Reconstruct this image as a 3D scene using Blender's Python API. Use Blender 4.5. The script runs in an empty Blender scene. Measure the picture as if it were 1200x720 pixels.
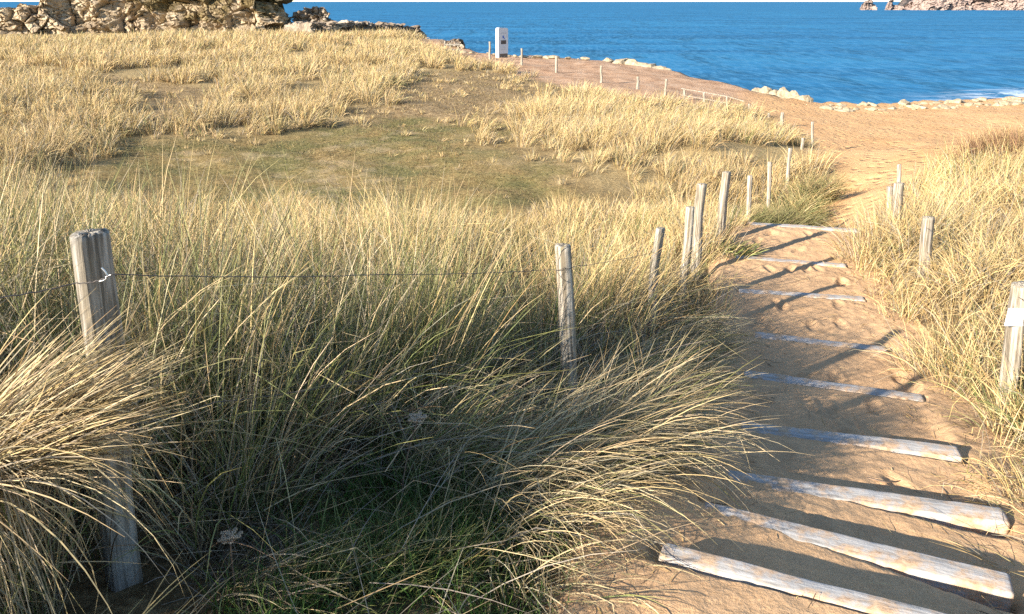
import bpy, bmesh, math
import numpy as np
from mathutils import Vector, Matrix

R = math.radians
PI = math.pi
rng = np.random.default_rng(11)
scene = bpy.context.scene
COL = scene.collection

# ------------------------------------------------------------------ camera
F = 906.0                       # focal length in photo pixels (1200 wide)
PITCH = math.atan(358.0 / F)
CP, SP = math.cos(PITCH), math.sin(PITCH)
H = 1.65
cam = bpy.data.cameras.new('camera')
cam.sensor_width = 36.0
cam.lens = 36.0 * F / 1200.0
cam.clip_start = 0.05
cam.clip_end = 90000
cam_o = bpy.data.objects.new('camera', cam)
cam_o.location = (0, 0, H)
cam_o.rotation_euler = (PI / 2 - PITCH, 0, 0)
COL.objects.link(cam_o)
scene.camera = cam_o


def ray(px, py):
    u = (px - 600.0) / F
    v = (360.0 - py) / F
    return u, CP + v * SP, -SP + v * CP


def P(px, py, Y):
    "point seen at photo pixel px,py standing Y metres ahead"
    a, b, c = ray(px, py)
    k = Y / b
    return np.array((a * k, Y, H + c * k))


def PZ(px, py, z):
    a, b, c = ray(px, py)
    k = (z - H) / c
    return np.array((a * k, b * k, z))


# ------------------------------------------------------------------ noise
def _hash(ix, iy, iz, seed):
    h = (ix.astype(np.int64) * 374761393 + iy.astype(np.int64) * 668265263 + iz.astype(np.int64) * 2147483647 + seed * 974634777)
    h = (h ^ (h >> 13)) * 1274126177
    h = h & 0x7fffffff
    h = (h ^ (h >> 16)) & 0xffff
    return h / 65535.0


def vnoise(p, seed=0):
    p = np.asarray(p, float)
    i = np.floor(p).astype(np.int64)
    f = p - i
    f = f * f * (3 - 2 * f)
    r = 0
    for dx in (0, 1):
        wx = f[:, 0] if dx else 1 - f[:, 0]
        for dy in (0, 1):
            wy = f[:, 1] if dy else 1 - f[:, 1]
            for dz in (0, 1):
                wz = f[:, 2] if dz else 1 - f[:, 2]
                r = r + wx * wy * wz * _hash(i[:, 0] + dx, i[:, 1] + dy, i[:, 2] + dz, seed)
    return r * 2 - 1


def fbm(p, oct=4, seed=0):
    p = np.asarray(p, float)
    r, a, s = 0, 0.5, 1.0
    for k in range(oct):
        r = r + a * vnoise(p * s + 17.3 * k, seed + k)
        a *= .5
        s *= 2.03
    return r


def fbm2(x, y, scale, oct=4, seed=0):
    return fbm(np.stack([x * scale, y * scale, np.zeros_like(x) + .37], 1), oct, seed)


def worley(p, seed=0):
    p = np.asarray(p, float)
    i = np.floor(p).astype(np.int64)
    d1 = np.full(len(p), 9.)
    d2 = np.full(len(p), 9.)
    idv = np.zeros(len(p))
    vec = np.zeros((len(p), 3))
    for dx in (-1, 0, 1):
        for dy in (-1, 0, 1):
            for dz in (-1, 0, 1):
                c = i + np.array((dx, dy, dz))
                q = np.stack([c[:, 0] + _hash(c[:, 0], c[:, 1], c[:, 2], seed + 1), c[:, 1] + _hash(c[:, 0], c[:, 1], c[:, 2], seed + 2), c[:, 2] + _hash(c[:, 0], c[:, 1], c[:, 2], seed + 3)], 1)
                d = np.sqrt(((q - p) ** 2).sum(1))
                hv = _hash(c[:, 0], c[:, 1], c[:, 2], seed + 4)
                new = d < d1
                d2 = np.where(new, d1, np.minimum(d2, d))
                idv = np.where(new, hv, idv)
                vec = np.where(new[:, None], p - q, vec)
                d1 = np.where(new, d, d1)
    return d1, d2, idv, vec


def sstep(a, b, x):
    t = np.clip((x - a) / (b - a), 0, 1)
    return t * t * (3 - 2 * t)


# ------------------------------------------------------------------ object helpers
def tag(o, label=None, cat=None, group=None, kind=None):
    if label: o['label'] = label
    if cat: o['category'] = cat
    if group: o['group'] = group
    if kind: o['kind'] = kind
    return o


def link(o, parent=None):
    COL.objects.link(o)
    if parent is not None:
        o.parent = parent
    return o


def empty(name, loc, label, cat, group=None):
    o = bpy.data.objects.new(name, None)
    o.empty_display_size = .1
    o.location = tuple(loc)
    link(o)
    return tag(o, label, cat, group)


def np_mesh(name, V, Q, mat, parent=None, smooth=True, col=None, attrs=None):
    V = np.asarray(V, np.float32)
    Q = np.asarray(Q, np.int32)
    me = bpy.data.meshes.new(name)
    me.vertices.add(len(V))
    me.vertices.foreach_set('co', V.ravel())
    k = Q.shape[1]
    me.loops.add(Q.size)
    me.loops.foreach_set('vertex_index', Q.ravel())
    me.polygons.add(len(Q))
    me.polygons.foreach_set('loop_start', np.arange(0, Q.size, k, dtype=np.int32))
    me.polygons.foreach_set('loop_total', np.full(len(Q), k, np.int32))
    me.polygons.foreach_set('use_smooth', np.full(len(Q), smooth, bool))
    if col is not None:
        a = me.attributes.new('Col', 'FLOAT_COLOR', 'POINT')
        c4 = np.ones((len(V), 4), np.float32)
        c4[:, :3] = col
        a.data.foreach_set('color', c4.ravel())
    for n, v in (attrs or {}).items():
        a = me.attributes.new(n, 'FLOAT', 'POINT')
        a.data.foreach_set('value', np.asarray(v, np.float32))
    me.update(calc_edges=True)
    if mat: me.materials.append(mat)
    o = bpy.data.objects.new(name, me)
    link(o, parent)
    return o


def grid_quads(nu, nv, wrap_u=False):
    "verts indexed u*nv+v"
    us = np.arange(nu if wrap_u else nu - 1)
    vs = np.arange(nv - 1)
    uu, vv = np.meshgrid(us, vs, indexing='ij')
    u2 = (uu + 1) % nu
    return np.stack([uu * nv + vv, u2 * nv + vv, u2 * nv + vv + 1, uu * nv + vv + 1], -1).reshape(-1, 4)


def bm_obj(name, bm, mat, parent=None, smooth=False):
    me = bpy.data.meshes.new(name)
    bm.normal_update()
    bm.to_mesh(me)
    bm.free()
    if smooth:
        me.polygons.foreach_set('use_smooth', np.ones(len(me.polygons), bool))
    if mat: me.materials.append(mat)
    o = bpy.data.objects.new(name, me)
    return link(o, parent)


def add_box(bm, c, s, rot=None, bevel=0):
    r = bmesh.ops.create_cube(bm, size=1)
    m = Matrix.Translation(c) @ (rot or Matrix.Identity(4)) @ Matrix.Diagonal((*s, 1))
    bmesh.ops.transform(bm, matrix=m, verts=r['verts'])
    if bevel:
        es = list({e for v in r['verts'] for e in v.link_edges})
        bmesh.ops.bevel(bm, geom=es, offset=bevel, segments=2, affect='EDGES')


def tube_verts(pts, rad, n=8, seed=None, rough=0):
    pts = np.asarray(pts, float)
    m = len(pts)
    rad = np.broadcast_to(np.asarray(rad, float), (m,))
    T = np.gradient(pts, axis=0)
    T /= np.linalg.norm(T, axis=1)[:, None] + 1e-9
    ref = np.array((0., 0., 1.)) if abs(T[0][2]) < .9 else np.array((1., 0., 0.))
    A = np.cross(T, ref)
    A /= np.linalg.norm(A, axis=1)[:, None] + 1e-9
    B = np.cross(T, A)
    an = np.arange(n) / n * 2 * PI
    ring = A[None] * np.cos(an)[:, None, None] + B[None] * np.sin(an)[:, None, None]   # n,m,3
    V = pts[None] + ring * rad[None, :, None]
    return V.reshape(-1, 3), grid_quads(n, m, True)


def tubes(name, lst, mat, parent=None, n=6):
    Vs, Qs, k = [], [], 0
    for pts, rad in lst:
        V, Q = tube_verts(pts, rad, n)
        Vs.append(V); Qs.append(Q + k); k += len(V)
    return np_mesh(name, np.concatenate(Vs), np.concatenate(Qs), mat, parent)


# ------------------------------------------------------------------ materials
class NT:
    def __init__(s, name):
        s.m = bpy.data.materials.new(name)
        s.m.use_nodes = True
        s.t = s.m.node_tree
        s.t.nodes.clear()
        s.out = s.n('ShaderNodeOutputMaterial')

    def n(s, typ, **kw):
        nd = s.t.nodes.new(typ)
        for k, v in kw.items():
            if k.startswith('i_'):
                key = k[2:]
                key = int(key) if key.isdigit() else key.replace('_', ' ')
                nd.inputs[key].default_value = v
            else:
                setattr(nd, k, v)
        return nd

    def l(s, a, b):
        s.t.links.new(a, b)

    def coords(s, scale=(1, 1, 1), obj=False):
        tc = s.n('ShaderNodeTexCoord')
        mp = s.n('ShaderNodeMapping')
        mp.inputs['Scale'].default_value = scale
        s.l(tc.outputs['Object'], mp.inputs['Vector'])
        return mp.outputs['Vector']

    def noise(s, vec, scale, detail=4, rough=.55, dist=0):
        nd = s.n('ShaderNodeTexNoise')
        nd.inputs['Scale'].default_value = scale
        nd.inputs['Detail'].default_value = detail
        nd.inputs['Roughness'].default_value = rough
        nd.inputs['Distortion'].default_value = dist
        if vec is not None: s.l(vec, nd.inputs['Vector'])
        return nd.outputs['Fac']

    def ramp(s, fac, stops):
        nd = s.n('ShaderNodeValToRGB')
        e = nd.color_ramp.elements
        while len(e) < len(stops): e.new(.5)
        for el, (p, c) in zip(e, stops):
            el.position = p
            el.color = (*c, 1) if len(c) == 3 else c
        s.l(fac, nd.inputs['Fac'])
        return nd.outputs['Color']

    def mix(s, fac, a, b, mode='MIX'):
        nd = s.n('ShaderNodeMix', data_type='RGBA', blend_type=mode)
        for sock, val in ((nd.inputs[0], fac), (nd.inputs[6], a), (nd.inputs[7], b)):
            if hasattr(val, 'links'):
                s.l(val, sock)
            else:
                sock.default_value = val if not isinstance(val, tuple) else (*val, 1)
        return nd.outputs[2]

    def math(s, op, a, b=0.0, c=None):
        nd = s.n('ShaderNodeMath', operation=op)
        for k, val in enumerate((a, b, c)):
            if val is None: continue
            if hasattr(val, 'links'):
                s.l(val, nd.inputs[k])
            else:
                nd.inputs[k].default_value = val
        return nd.outputs[0]

    def attr(s, name):
        nd = s.n('ShaderNodeAttribute', attribute_name=name)
        return nd

    def bump(s, h, strength=.5, dist=.02, prev=None):
        nd = s.n('ShaderNodeBump')
        nd.inputs['Strength'].default_value = strength
        nd.inputs['Distance'].default_value = dist
        s.l(h, nd.inputs['Height'])
        if prev is not None: s.l(prev, nd.inputs['Normal'])
        return nd.outputs['Normal']

    def principled(s, col, rough=.8, spec=.3, normal=None, metal=0):
        b = s.n('ShaderNodeBsdfPrincipled')
        for key, val in (('Base Color', col), ('Roughness', rough)):
            if hasattr(val, 'links'):
                s.l(val, b.inputs[key])
            else:
                b.inputs[key].default_value = (*val, 1) if isinstance(val, tuple) else val
        b.inputs['Specular IOR Level'].default_value = spec
        b.inputs['Metallic'].default_value = metal
        if normal is not None: s.l(normal, b.inputs['Normal'])
        return b.outputs[0]

    def done(s, sh):
        s.l(sh, s.out.inputs['Surface'])
        return s.m


def mat_grass():
    m = NT('grass_blade')
    a = m.attr('Col').outputs['Color']
    p = m.principled(a, .62, .25)
    t = m.n('ShaderNodeBsdfTranslucent')
    m.l(a, t.inputs['Color'])
    mx = m.n('ShaderNodeMixShader')
    mx.inputs[0].default_value = .14
    m.l(p, mx.inputs[1])
    m.l(t.outputs[0], mx.inputs[2])
    return m.done(mx.outputs[0])


SAND = ((.46, .30, .17), (.60, .41, .25))


def sand_nodes(m, v, red=None):
    n1 = m.noise(v, 1.1, 5, .6)
    n2 = m.noise(v, 38, 4, .7)
    n3 = m.noise(v, 240, 2, .6)
    c = m.ramp(n1, [(.3, (.51, .295, .135)), (.72, (.65, .405, .205))])
    c = m.mix(m.math('MULTIPLY', n2, .55), c, m.ramp(n2, [(.32, (.26, .15, .075)), (.62, (.60, .40, .24))]))
    c = m.mix(.35, c, m.ramp(n3, [(.35, (.26, .15, .075)), (.65, (.70, .48, .29))]))
    return c, n1, n2, n3


def mat_path():
    m = NT('path_sand')
    v = m.coords()
    c, n1, n2, n3 = sand_nodes(m, v)
    # scattered dark bits of root and dry stem pressed in the sand
    w = m.n('ShaderNodeTexNoise')
    w.inputs['Scale'].default_value = 22
    w.inputs['Detail'].default_value = 6
    w.inputs['Distortion'].default_value = 2.5
    m.l(v, w.inputs['Vector'])
    deb = m.ramp(w.outputs['Fac'], [(.68, (0, 0, 0)), (.74, (.7, .7, .7))])
    deb = m.mix(m.ramp(m.noise(v, 2.3, 3), [(.45, (0, 0, 0)), (.65, (1, 1, 1))]), (0., 0., 0.), deb)
    c = m.mix(deb, c, (.13, .085, .05))
    b = m.bump(n2, .5, .012)
    b = m.bump(m.noise(v, 9, 3, .6), .35, .035, b)
    b = m.bump(n3, .5, .004, b)
    return m.done(m.principled(c, .95, .1, b))


def mat_ground():
    m = NT('dune_ground')
    v = m.coords()
    sand, n1, n2, n3 = sand_nodes(m, v)
    # litter of dead leaves below the grass
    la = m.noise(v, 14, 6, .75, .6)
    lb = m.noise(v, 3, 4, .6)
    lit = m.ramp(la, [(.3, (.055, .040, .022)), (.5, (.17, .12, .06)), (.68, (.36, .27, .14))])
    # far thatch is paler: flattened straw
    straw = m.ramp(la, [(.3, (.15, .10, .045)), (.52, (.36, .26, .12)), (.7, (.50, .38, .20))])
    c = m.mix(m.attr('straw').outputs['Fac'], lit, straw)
    dryc = m.ramp(m.noise(v, 6, 8, .75, .5), [(.32, (.10, .065, .032)), (.5, (.25, .17, .085)), (.66, (.42, .31, .165))])
    c = m.mix(m.attr('dry').outputs['Fac'], c, dryc)
    # short mossy turf of the hollow
    ta = m.noise(v, 9, 8, .75)
    tb = m.noise(v, .55, 5, .65)
    turf = m.ramp(ta, [(.30, (.10, .065, .026)), (.46, (.22, .15, .06)), (.58, (.31, .22, .09)), (.72, (.46, .34, .17))])
    green = m.ramp(ta, [(.30, (.065, .06, .022)), (.5, (.15, .135, .05)), (.66, (.24, .20, .085)), (.78, (.40, .32, .18))])
    turf = m.mix(m.ramp(tb, [(.42, (0, 0, 0)), (.62, (.9, .9, .9))]), turf, green)
    bare = m.ramp(m.math('MULTIPLY', m.noise(v, 1.3, 6, .7), m.math('ADD', m.noise(v, .35, 3), .5)), [(.55, (0, 0, 0)), (.66, (1, 1, 1))])
    turf = m.mix(m.math('MULTIPLY', bare, .42), turf, (.44, .33, .19))
    c = m.mix(m.attr('turf').outputs['Fac'], c, turf)
    # bare reddish earth of the cliff top
    ea = m.noise(v, .9, 6, .7)
    earth = m.ramp(ea, [(.3, (.28, .155, .085)), (.5, (.44, .27, .16)), (.7, (.54, .37, .24))])
    c = m.mix(m.attr('earth').outputs['Fac'], c, earth)
    # beach: trodden sand with footprints
    vo = m.n('ShaderNodeTexVoronoi')
    vo.inputs['Scale'].default_value = 3.4
    m.l(v, vo.inputs['Vector'])
    foot = m.ramp(vo.outputs['Distance'], [(.0, (0, 0, 0)), (.42, (1, 1, 1))])
    bs = m.ramp(m.noise(v, .5, 5, .6), [(.3, (.55, .30, .125)), (.7, (.66, .40, .19))])
    bs = m.mix(m.math('MULTIPLY', n2, .4), bs, sand)
    c = m.mix(m.attr('sand').outputs['Fac'], c, bs)
    # rock where the land breaks off
    rk = m.ramp(m.noise(v, 1.4, 8, .7), [(.3, (.10, .07, .045)), (.55, (.36, .28, .19)), (.75, (.55, .47, .36))])
    c = m.mix(m.attr('rock').outputs['Fac'], c, rk)
    b = m.bump(la, .8, .05)
    mk = m.math('MULTIPLY', foot, m.attr('sand').outputs['Fac'])
    b = m.bump(mk, .8, .09, b)
    b = m.bump(m.noise(v, 4.2, 5, .65), .4, .08, b)
    return m.done(m.principled(c, .95, .08, b))


def mat_wood(name, dark, mid, light, sc=1.0):
    m = NT(name)
    v = m.coords((60 * sc, 60 * sc, 2.2 * sc))
    g = m.noise(v, 1.0, 6, .65, .4)
    v2 = m.coords((9, 9, 5))
    n2 = m.noise(v2, 1.0, 4, .6)
    c = m.ramp(g, [(.38, tuple(x * .6 for x in dark)), (.45, dark), (.52, mid), (.64, light)])
    c = m.mix(m.ramp(n2, [(.45, (0, 0, 0)), (.75, (.5, .5, .5))]), c, (.34, .27, .17))
    b = m.bump(g, 1.0, .010)
    return m.done(m.principled(c, .85, .15, b))


def mat_beam():
    "weathered step timber, limewashed by foot-worn dust"
    m = NT('beam_wood')
    v = m.coords((3, 40, 40))
    g = m.noise(v, 1.0, 6, .7, .6)
    v2 = m.coords()
    n2 = m.noise(v2, 7, 6, .7)
    n3 = m.noise(v2, 42, 4, .65)
    c = m.ramp(g, [(.3, (.20, .18, .15)), (.45, (.36, .34, .31)), (.68, (.50, .485, .46))])
    sand = m.ramp(n3, [(.3, (.36, .22, .12)), (.7, (.60, .42, .26))])
    c = m.mix(m.ramp(n2, [(.46, (0, 0, 0)), (.60, (.92, .92, .92))]), c, sand)
    b = m.bump(g, .8, .006)
    b = m.bump(n2, .6, .012, b)
    return m.done(m.principled(c, .9, .1, b))


def mat_rock(name, dark, mid, light, scrub=None, sc=1.0):
    m = NT(name)
    v = m.coords()
    a = m.noise(v, .55 * sc, 8, .68, .4)
    b_ = m.noise(v, 3.2 * sc, 6, .7)
    c = m.ramp(a, [(.32, dark), (.48, mid), (.66, light)])
    c = m.mix(.45, c, m.ramp(b_, [(.32, dark), (.5, mid), (.66, light)]))
    if scrub:
        s = m.attr('scrub').outputs['Fac']
        sc_ = m.ramp(m.noise(v, 5, 6, .75), [(.3, (.05, .038, .018)), (.5, (.15, .11, .05)), (.7, (.30, .23, .11))])
        c = m.mix(s, c, sc_)
    n = m.bump(b_, .9, .12 / sc)
    return m.done(m.principled(c, .92, .15, n))


def mat_plain(name, col, rough=.6, spec=.3, metal=0, var=.15, scale=8):
    m = NT(name)
    v = m.coords()
    n = m.noise(v, scale, 5, .6)
    lo = tuple(x * (1 - var) for x in col)
    hi = tuple(min(1, x * (1 + var)) for x in col)
    c = m.ramp(n, [(.3, lo), (.7, hi)])
    return m.done(m.principled(c, rough, spec, m.bump(n, .15, .004), metal))


def mat_sea():
    m = NT('sea_water')
    tc = m.n('ShaderNodeTexCoord')

    def mp(sx, sy, rot=0):
        q = m.n('ShaderNodeMapping')
        q.inputs['Scale'].default_value = (sx, sy, 1)
        q.inputs['Rotation'].default_value = (0, 0, rot)
        m.l(tc.outputs['Object'], q.inputs['Vector'])
        return q.outputs['Vector']
    swell = m.noise(mp(.012, .055, R(-8)), 1.0, 3, .5, .3)
    chop = m.noise(mp(.16, .5, R(6)), 1.0, 5, .65, .4)
    rip = m.noise(mp(.9, 1.8), 1.0, 4, .6)
    gust = m.noise(mp(.0035, .011, R(4)), 1.0, 4, .55)
    base = m.ramp(swell, [(.36, (.004, .072, .135)), (.5, (.011, .130, .250)), (.64, (.026, .180, .305))])
    base = m.mix(m.math('MULTIPLY', gust, .5), base, (.012, .095, .25))
    spk = m.noise(mp(1.1, .20, R(3)), 1.0, 4, .65, .3)
    spk2 = m.noise(mp(.22, .035, R(-3)), 1.0, 4, .65, .3)
    base = m.mix(m.ramp(spk2, [(.36, (.8, .8, .8)), (.52, (0, 0, 0))]), base, (.006, .06, .115))
    base = m.mix(m.ramp(spk, [(.46, (0, 0, 0)), (.64, (.75, .75, .75))]), base, (.06, .215, .36))
    base = m.mix(m.ramp(chop, [(.46, (0, 0, 0)), (.68, (.6, .6, .6))]), base, (.03, .18, .36))
    # surf: foam in the shallows by the shore
    sep = m.n('ShaderNodeSeparateXYZ')
    m.l(tc.outputs['Object'], sep.inputs[0])
    X, Y = sep.outputs[0], sep.outputs[1]
    shore = m.math('SUBTRACT', Y, m.math('MULTIPLY', m.math('SUBTRACT', X, 43.0), .40))
    shore = m.math('SUBTRACT', shore, m.math('MULTIPLY', m.noise(mp(.09, .05), 1.0, 3), 14))
    d = m.math('SUBTRACT', shore, 69.0)
    band = m.math('SUBTRACT', 1.0, m.math('ABSOLUTE', m.math('DIVIDE', d, 7.0)))
    fx = m.math('MULTIPLY', m.math('MAXIMUM', band, 0.0), m.math('MAXIMUM', m.math('MULTIPLY_ADD', X, .06, -2.2), 0.0))
    fn = m.noise(mp(.22, .55), 1.0, 6, .7, .6)
    fm = m.math('MULTIPLY', m.math('MINIMUM', m.math('MAXIMUM', fx, 0), 1), m.ramp(fn, [(.47, (0, 0, 0)), (.56, (1, 1, 1))]))
    base = m.mix(fm, base, (.8, .84, .86))
    b = m.bump(swell, .5, 1.6)
    b = m.bump(chop, .55, .35, b)
    b = m.bump(rip, .35, .12, b)
    df = m.n('ShaderNodeBsdfDiffuse')
    m.l(base, df.inputs['Color']); m.l(b, df.inputs['Normal'])
    gl = m.n('ShaderNodeBsdfGlossy')
    gl.inputs['Roughness'].default_value = .28
    m.l(b, gl.inputs['Normal'])
    mx = m.n('ShaderNodeMixShader')
    mx.inputs[0].default_value = .06
    m.l(df.outputs[0], mx.inputs[1]); m.l(gl.outputs[0], mx.inputs[2])
    return m.done(mx.outputs[0])


M_GRASS = mat_grass()
M_PATH = mat_path()
M_GROUND = mat_ground()
M_POST = mat_wood('weathered_post', (.17, .15, .12), (.27, .245, .205), (.40, .375, .325))
M_POST2 = mat_wood('pale_post', (.20, .165, .12), (.35, .305, .24), (.50, .455, .375))
M_BEAM = mat_beam()
M_ROCK = mat_rock('cliff_rock', (.12, .082, .05), (.34, .255, .16), (.52, .43, .295), scrub=True)
M_ROCKD = mat_rock('dark_cliff_rock', (.06, .045, .035), (.22, .165, .115), (.55, .47, .36), scrub=True)
M_PALE = mat_rock('pale_boulder', (.12, .085, .052), (.36, .285, .18), (.52, .45, .32), sc=3)
M_ISLE = mat_rock('island_rock', (.21, .15, .125), (.31, .23, .19), (.40, .31, .255), scrub=True, sc=.05)
M_WIRE = mat_plain('rusty_wire', (.10, .085, .075), .6, .4, .3, .3, 60)
M_STAPLE = mat_plain('galvanised_staple', (.55, .55, .53), .4, .5, .7, .1, 40)
M_WHITE = mat_plain('white_panel_paint', (.56, .56, .56), .45, .35, 0, .04, 3)
M_PLATE = mat_plain('white_marker_plate', (.82, .82, .80), .5, .3, 0, .05, 12)
M_TWIG = mat_plain('dry_twig', (.17, .12, .085), .85, .1, 0, .4, 40)
M_UMBEL = mat_plain('dry_flower_head', (.38, .30, .21), .85, .1, 0, .3, 60)
M_BLUE = mat_plain('blue_print', (.08, .16, .42), .5, .3, 0, .08, 20)
M_GREY = mat_plain('grey_print', (.42, .42, .44), .5, .3, 0, .06, 20)
M_DARKPRINT = mat_plain('dark_print', (.07, .055, .05), .5, .3, 0, .5, 9)
M_CONC = mat_plain('concrete_foot', (.16, .135, .11), .9, .15, 0, .25, 9)
M_SEA = mat_sea()

# ------------------------------------------------------------------ the stairs' line
LOGPX = [((775, 645), (1150, 741), -.20), ((822, 597), (1178, 683), -.35), ((850, 560), (1172, 604), -.50),
         ((868, 500), (1125, 530), -.65), ((872, 438), (1070, 465), -.95), ((885, 392), (1030, 409), -1.08),
         ((866, 341), (1005, 350), -1.14), ((862, 301), (984, 311), -1.17), ((878, 262), (1006, 270), -1.16)]
LOGS = []
for a, b, z in LOGPX:
    A, B = PZ(*a, z), PZ(*b, z)
    if z in (-.35, -.50):
        B = B + (B - A) * .02
    if z in (-.95, -1.08, -1.14, -1.17):
        B = B + (B - A) * .06
    LOGS.append((A, B, z))
AX = np.array([(-.25, -3.0), (.20, -1.2), (.62, .5)] + [tuple(((A + B) / 2)[:2]) for A, B, z in LOGS] + [(4.55, 11.6), (5.3, 13.6)])
SEG = np.linalg.norm(np.diff(AX, axis=0), axis=1)
CUM = np.concatenate([[0], np.cumsum(SEG)])
S_LOG = CUM[3:3 + len(LOGS)]
Z_LOG = np.array([z for _, _, z in LOGS])
DROP = np.array([.080, .095, .12, .13, .09, .05, .02, .015, .20])


def path_sl(x, y):
    bd = np.full(x.shape, 1e9)
    bs = np.zeros(x.shape)
    bl = np.zeros(x.shape)
    for k in range(len(SEG)):
        ax, ay = AX[k]
        dx, dy = (AX[k + 1] - AX[k]) / SEG[k]
        t = (x - ax) * dx + (y - ay) * dy
        tc = np.clip(t, 0, SEG[k])
        if k == 0: tc = np.minimum(t, SEG[k])
        qx, qy = x - ax - dx * tc, y - ay - dy * tc
        d = np.hypot(qx, qy)
        side = np.sign(dx * -(y - ay) + dy * (x - ax))
        m = d < bd
        bd = np.where(m, d, bd)
        bs = np.where(m, CUM[k] + tc, bs)
        bl = np.where(m, side * d, bl)
    return bs, bl


_sx = [0, CUM[1], CUM[2]] + list(S_LOG) + [CUM[-2], CUM[-1]]
_sz = [.02, .0, -.06] + list(Z_LOG) + [-1.95, -2.35]


def path_smooth(s):
    return np.interp(s, _sx, _sz)


_px, _pz = [0, CUM[1], CUM[2]], [.02, .0, -.06]
HW = .066
for i in range(len(LOGS)):
    _px += [S_LOG[i] - HW, S_LOG[i] - HW + .012, S_LOG[i] + HW - .012, S_LOG[i] + HW]
    cover = .004 if i in (0, 5, 6, 7) else .0
    _pz += [Z_LOG[i] + cover, Z_LOG[i] - .05, Z_LOG[i] - .05 - DROP[i], Z_LOG[i] - DROP[i]]
_px += [CUM[-2], CUM[-1]]
_pz += [-1.95, -2.40]


def path_step(s):
    return np.interp(s, _px, _pz)


# ------------------------------------------------------------------ terrain
CTRL = np.array([
    # bank left of the stairs
    (-1.1, 2, -.13), (.27, 3.9, -.62), (1.18, 6, -1.02), (1.65, 7.1, -1.12), (2.1, 8.5, -1.2), (2.6, 9.6, -1.28),
    (0, 0, .02), (-.2, 1.5, -.12), (.4, 2.6, -.30), (-.6, 3, -.32), (-2, 0, .18), (-3, 1.5, .22), (-3, 3, .02), (-3.2, 5, -.42), (-1, 5, -.68), (-1, 6.6, -1.0),
    (-4, 8, -1.05), (-1.2, 9, -1.42), (1, 9, -1.5), (-6, 3, .1), (-6, 6, -.35), (-7, 9.5, -1.0), (-9, 4, .2), (-4, -3, .5), (0, -4, .4), (4, -4, .4), (-12, 0, .6), (9, -3, .3), (12, 3, 0),
    # hollow
    (-5, 13, -1.85), (0, 12.5, -1.95), (3, 12.6, -1.85), (-9, 17, -2.0), (-2, 18, -2.12), (3, 18, -2.05), (-4, 24, -2.1), (1, 24, -2.05), (-9, 13, -1.6), (-13, 18, -1.65), (-12, 24, -1.75), (-18, 24, -1.5),
    (5.5, 20, -1.95), (6, 24, -2.1), (8, 30, -2.35), (3, 30, -2.1), (-3, 32, -1.95), (-12, 33, -1.65), (-20, 40, -1.35), (-5, 42, -1.75), (1, 42, -2.0), (-15, 52, -1.05), (-5, 52, -1.45), (-26, 60, -1.1), (-12, 62, -1.0),
    (-40, 60, -1.2), (-32, 40, -1.2), (-28, 22, -1.2), (-24, 72, -1.2), (-38, 76, -1.1), (-16, 72, -1.3),
    # plateau
    (2, 46, -2.05), (6, 41, -2.3), (8, 37, -2.5), (10, 45, -2.5), (4, 52, -2.0), (-1.5, 55, -1.83), (-6.5, 62, -1.2), (-4, 59, -1.75), (2.4, 57.6, -2.0), (9.5, 51, -2.4), (12, 45, -2.65), (9.5, 33, -2.7),
    # beach and sandy passage
    (4.1, 11.0, -1.72), (5.0, 13.2, -2.28), (5.9, 14.6, -2.42), (7.4, 17.5, -2.55), (10.5, 25, -2.9), (15, 35, -3.2), (22, 35, -3.1), (16.5, 41, -3.35), (24, 43, -3.5), (30, 40, -3.3), (33, 30, -2.8), (12.3, 38, -3.0), (20, 27, -2.8),
    # bank right of the stairs
    (3.25, 4.5, -.72), (4.25, 7.5, -.95), (4.95, 9.5, -1.2), (5, 5, -.6), (6, 8, -.92), (8, 12, -1.25), (6.6, 12.5, -1.5), (7.6, 15.5, -1.85), (10, 18, -1.8), (12, 22, -2.1), (15, 19, -1.5), (11, 12, -1.1), (2.7, 1.6, -.2), (3.3, 0, .1), (4.2, 2.5, -.3), (18, 10, -.9), (24, 18, -1.6),
    (0, 90, -2.5), (-50, 95, -1.5), (50, 60, -3.5), (60, 10, -2), (-60, 20, -1), (-40, -30, 1.2), (40, -30, 1), (0, -35, 1.2)], float)


def _tps(r2):
    return .5 * r2 * np.log(r2 + 1e-9)


_n = len(CTRL)
_xy = CTRL[:, :2]
_K = _tps(((_xy[:, None] - _xy[None]) ** 2).sum(-1)) + np.eye(_n) * .15
_Pm = np.concatenate([np.ones((_n, 1)), _xy], 1)
_A = np.block([[_K, _Pm], [_Pm.T, np.zeros((3, 3))]])
_w = np.linalg.solve(_A, np.concatenate([CTRL[:, 2], np.zeros(3)]))


def tps(x, y):
    out = np.zeros(len(x))
    for k in range(0, len(x), 40000):
        xs, ys = x[k:k + 40000], y[k:k + 40000]
        r2 = (xs[:, None] - _xy[None, :, 0]) ** 2 + (ys[:, None] - _xy[None, :, 1]) ** 2
        out[k:k + 40000] = _tps(r2) @ _w[:_n] + _w[_n] + _w[_n + 1] * xs + _w[_n + 2] * ys
    return out


COAST = np.array([(-140, 92), (-60, 92), (-40, 92), (-25, 88), (-15, 84), (-8.5, 80), (-6.2, 69), (-4.0, 62.5), (-3.0, 60), (0, 58.8), (2.4, 58), (6, 57), (9.9, 52), (12, 46), (12.9, 44), (14.5, 42.5), (15.8, 42), (18, 42.5), (23.6, 44.5), (29, 46.5), (45, 50), (70, 46), (140, 20), (140, -60), (-140, -60)], float)


def poly_in(poly, x, y):
    ins = np.zeros(x.shape, bool)
    n = len(poly)
    for i in range(n):
        x1, y1 = poly[i]
        x2, y2 = poly[(i + 1) % n]
        c = ((y1 > y) != (y2 > y)) & (x < (x2 - x1) * (y - y1) / (y2 - y1 + 1e-12) + x1)
        ins ^= c
    return ins


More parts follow.
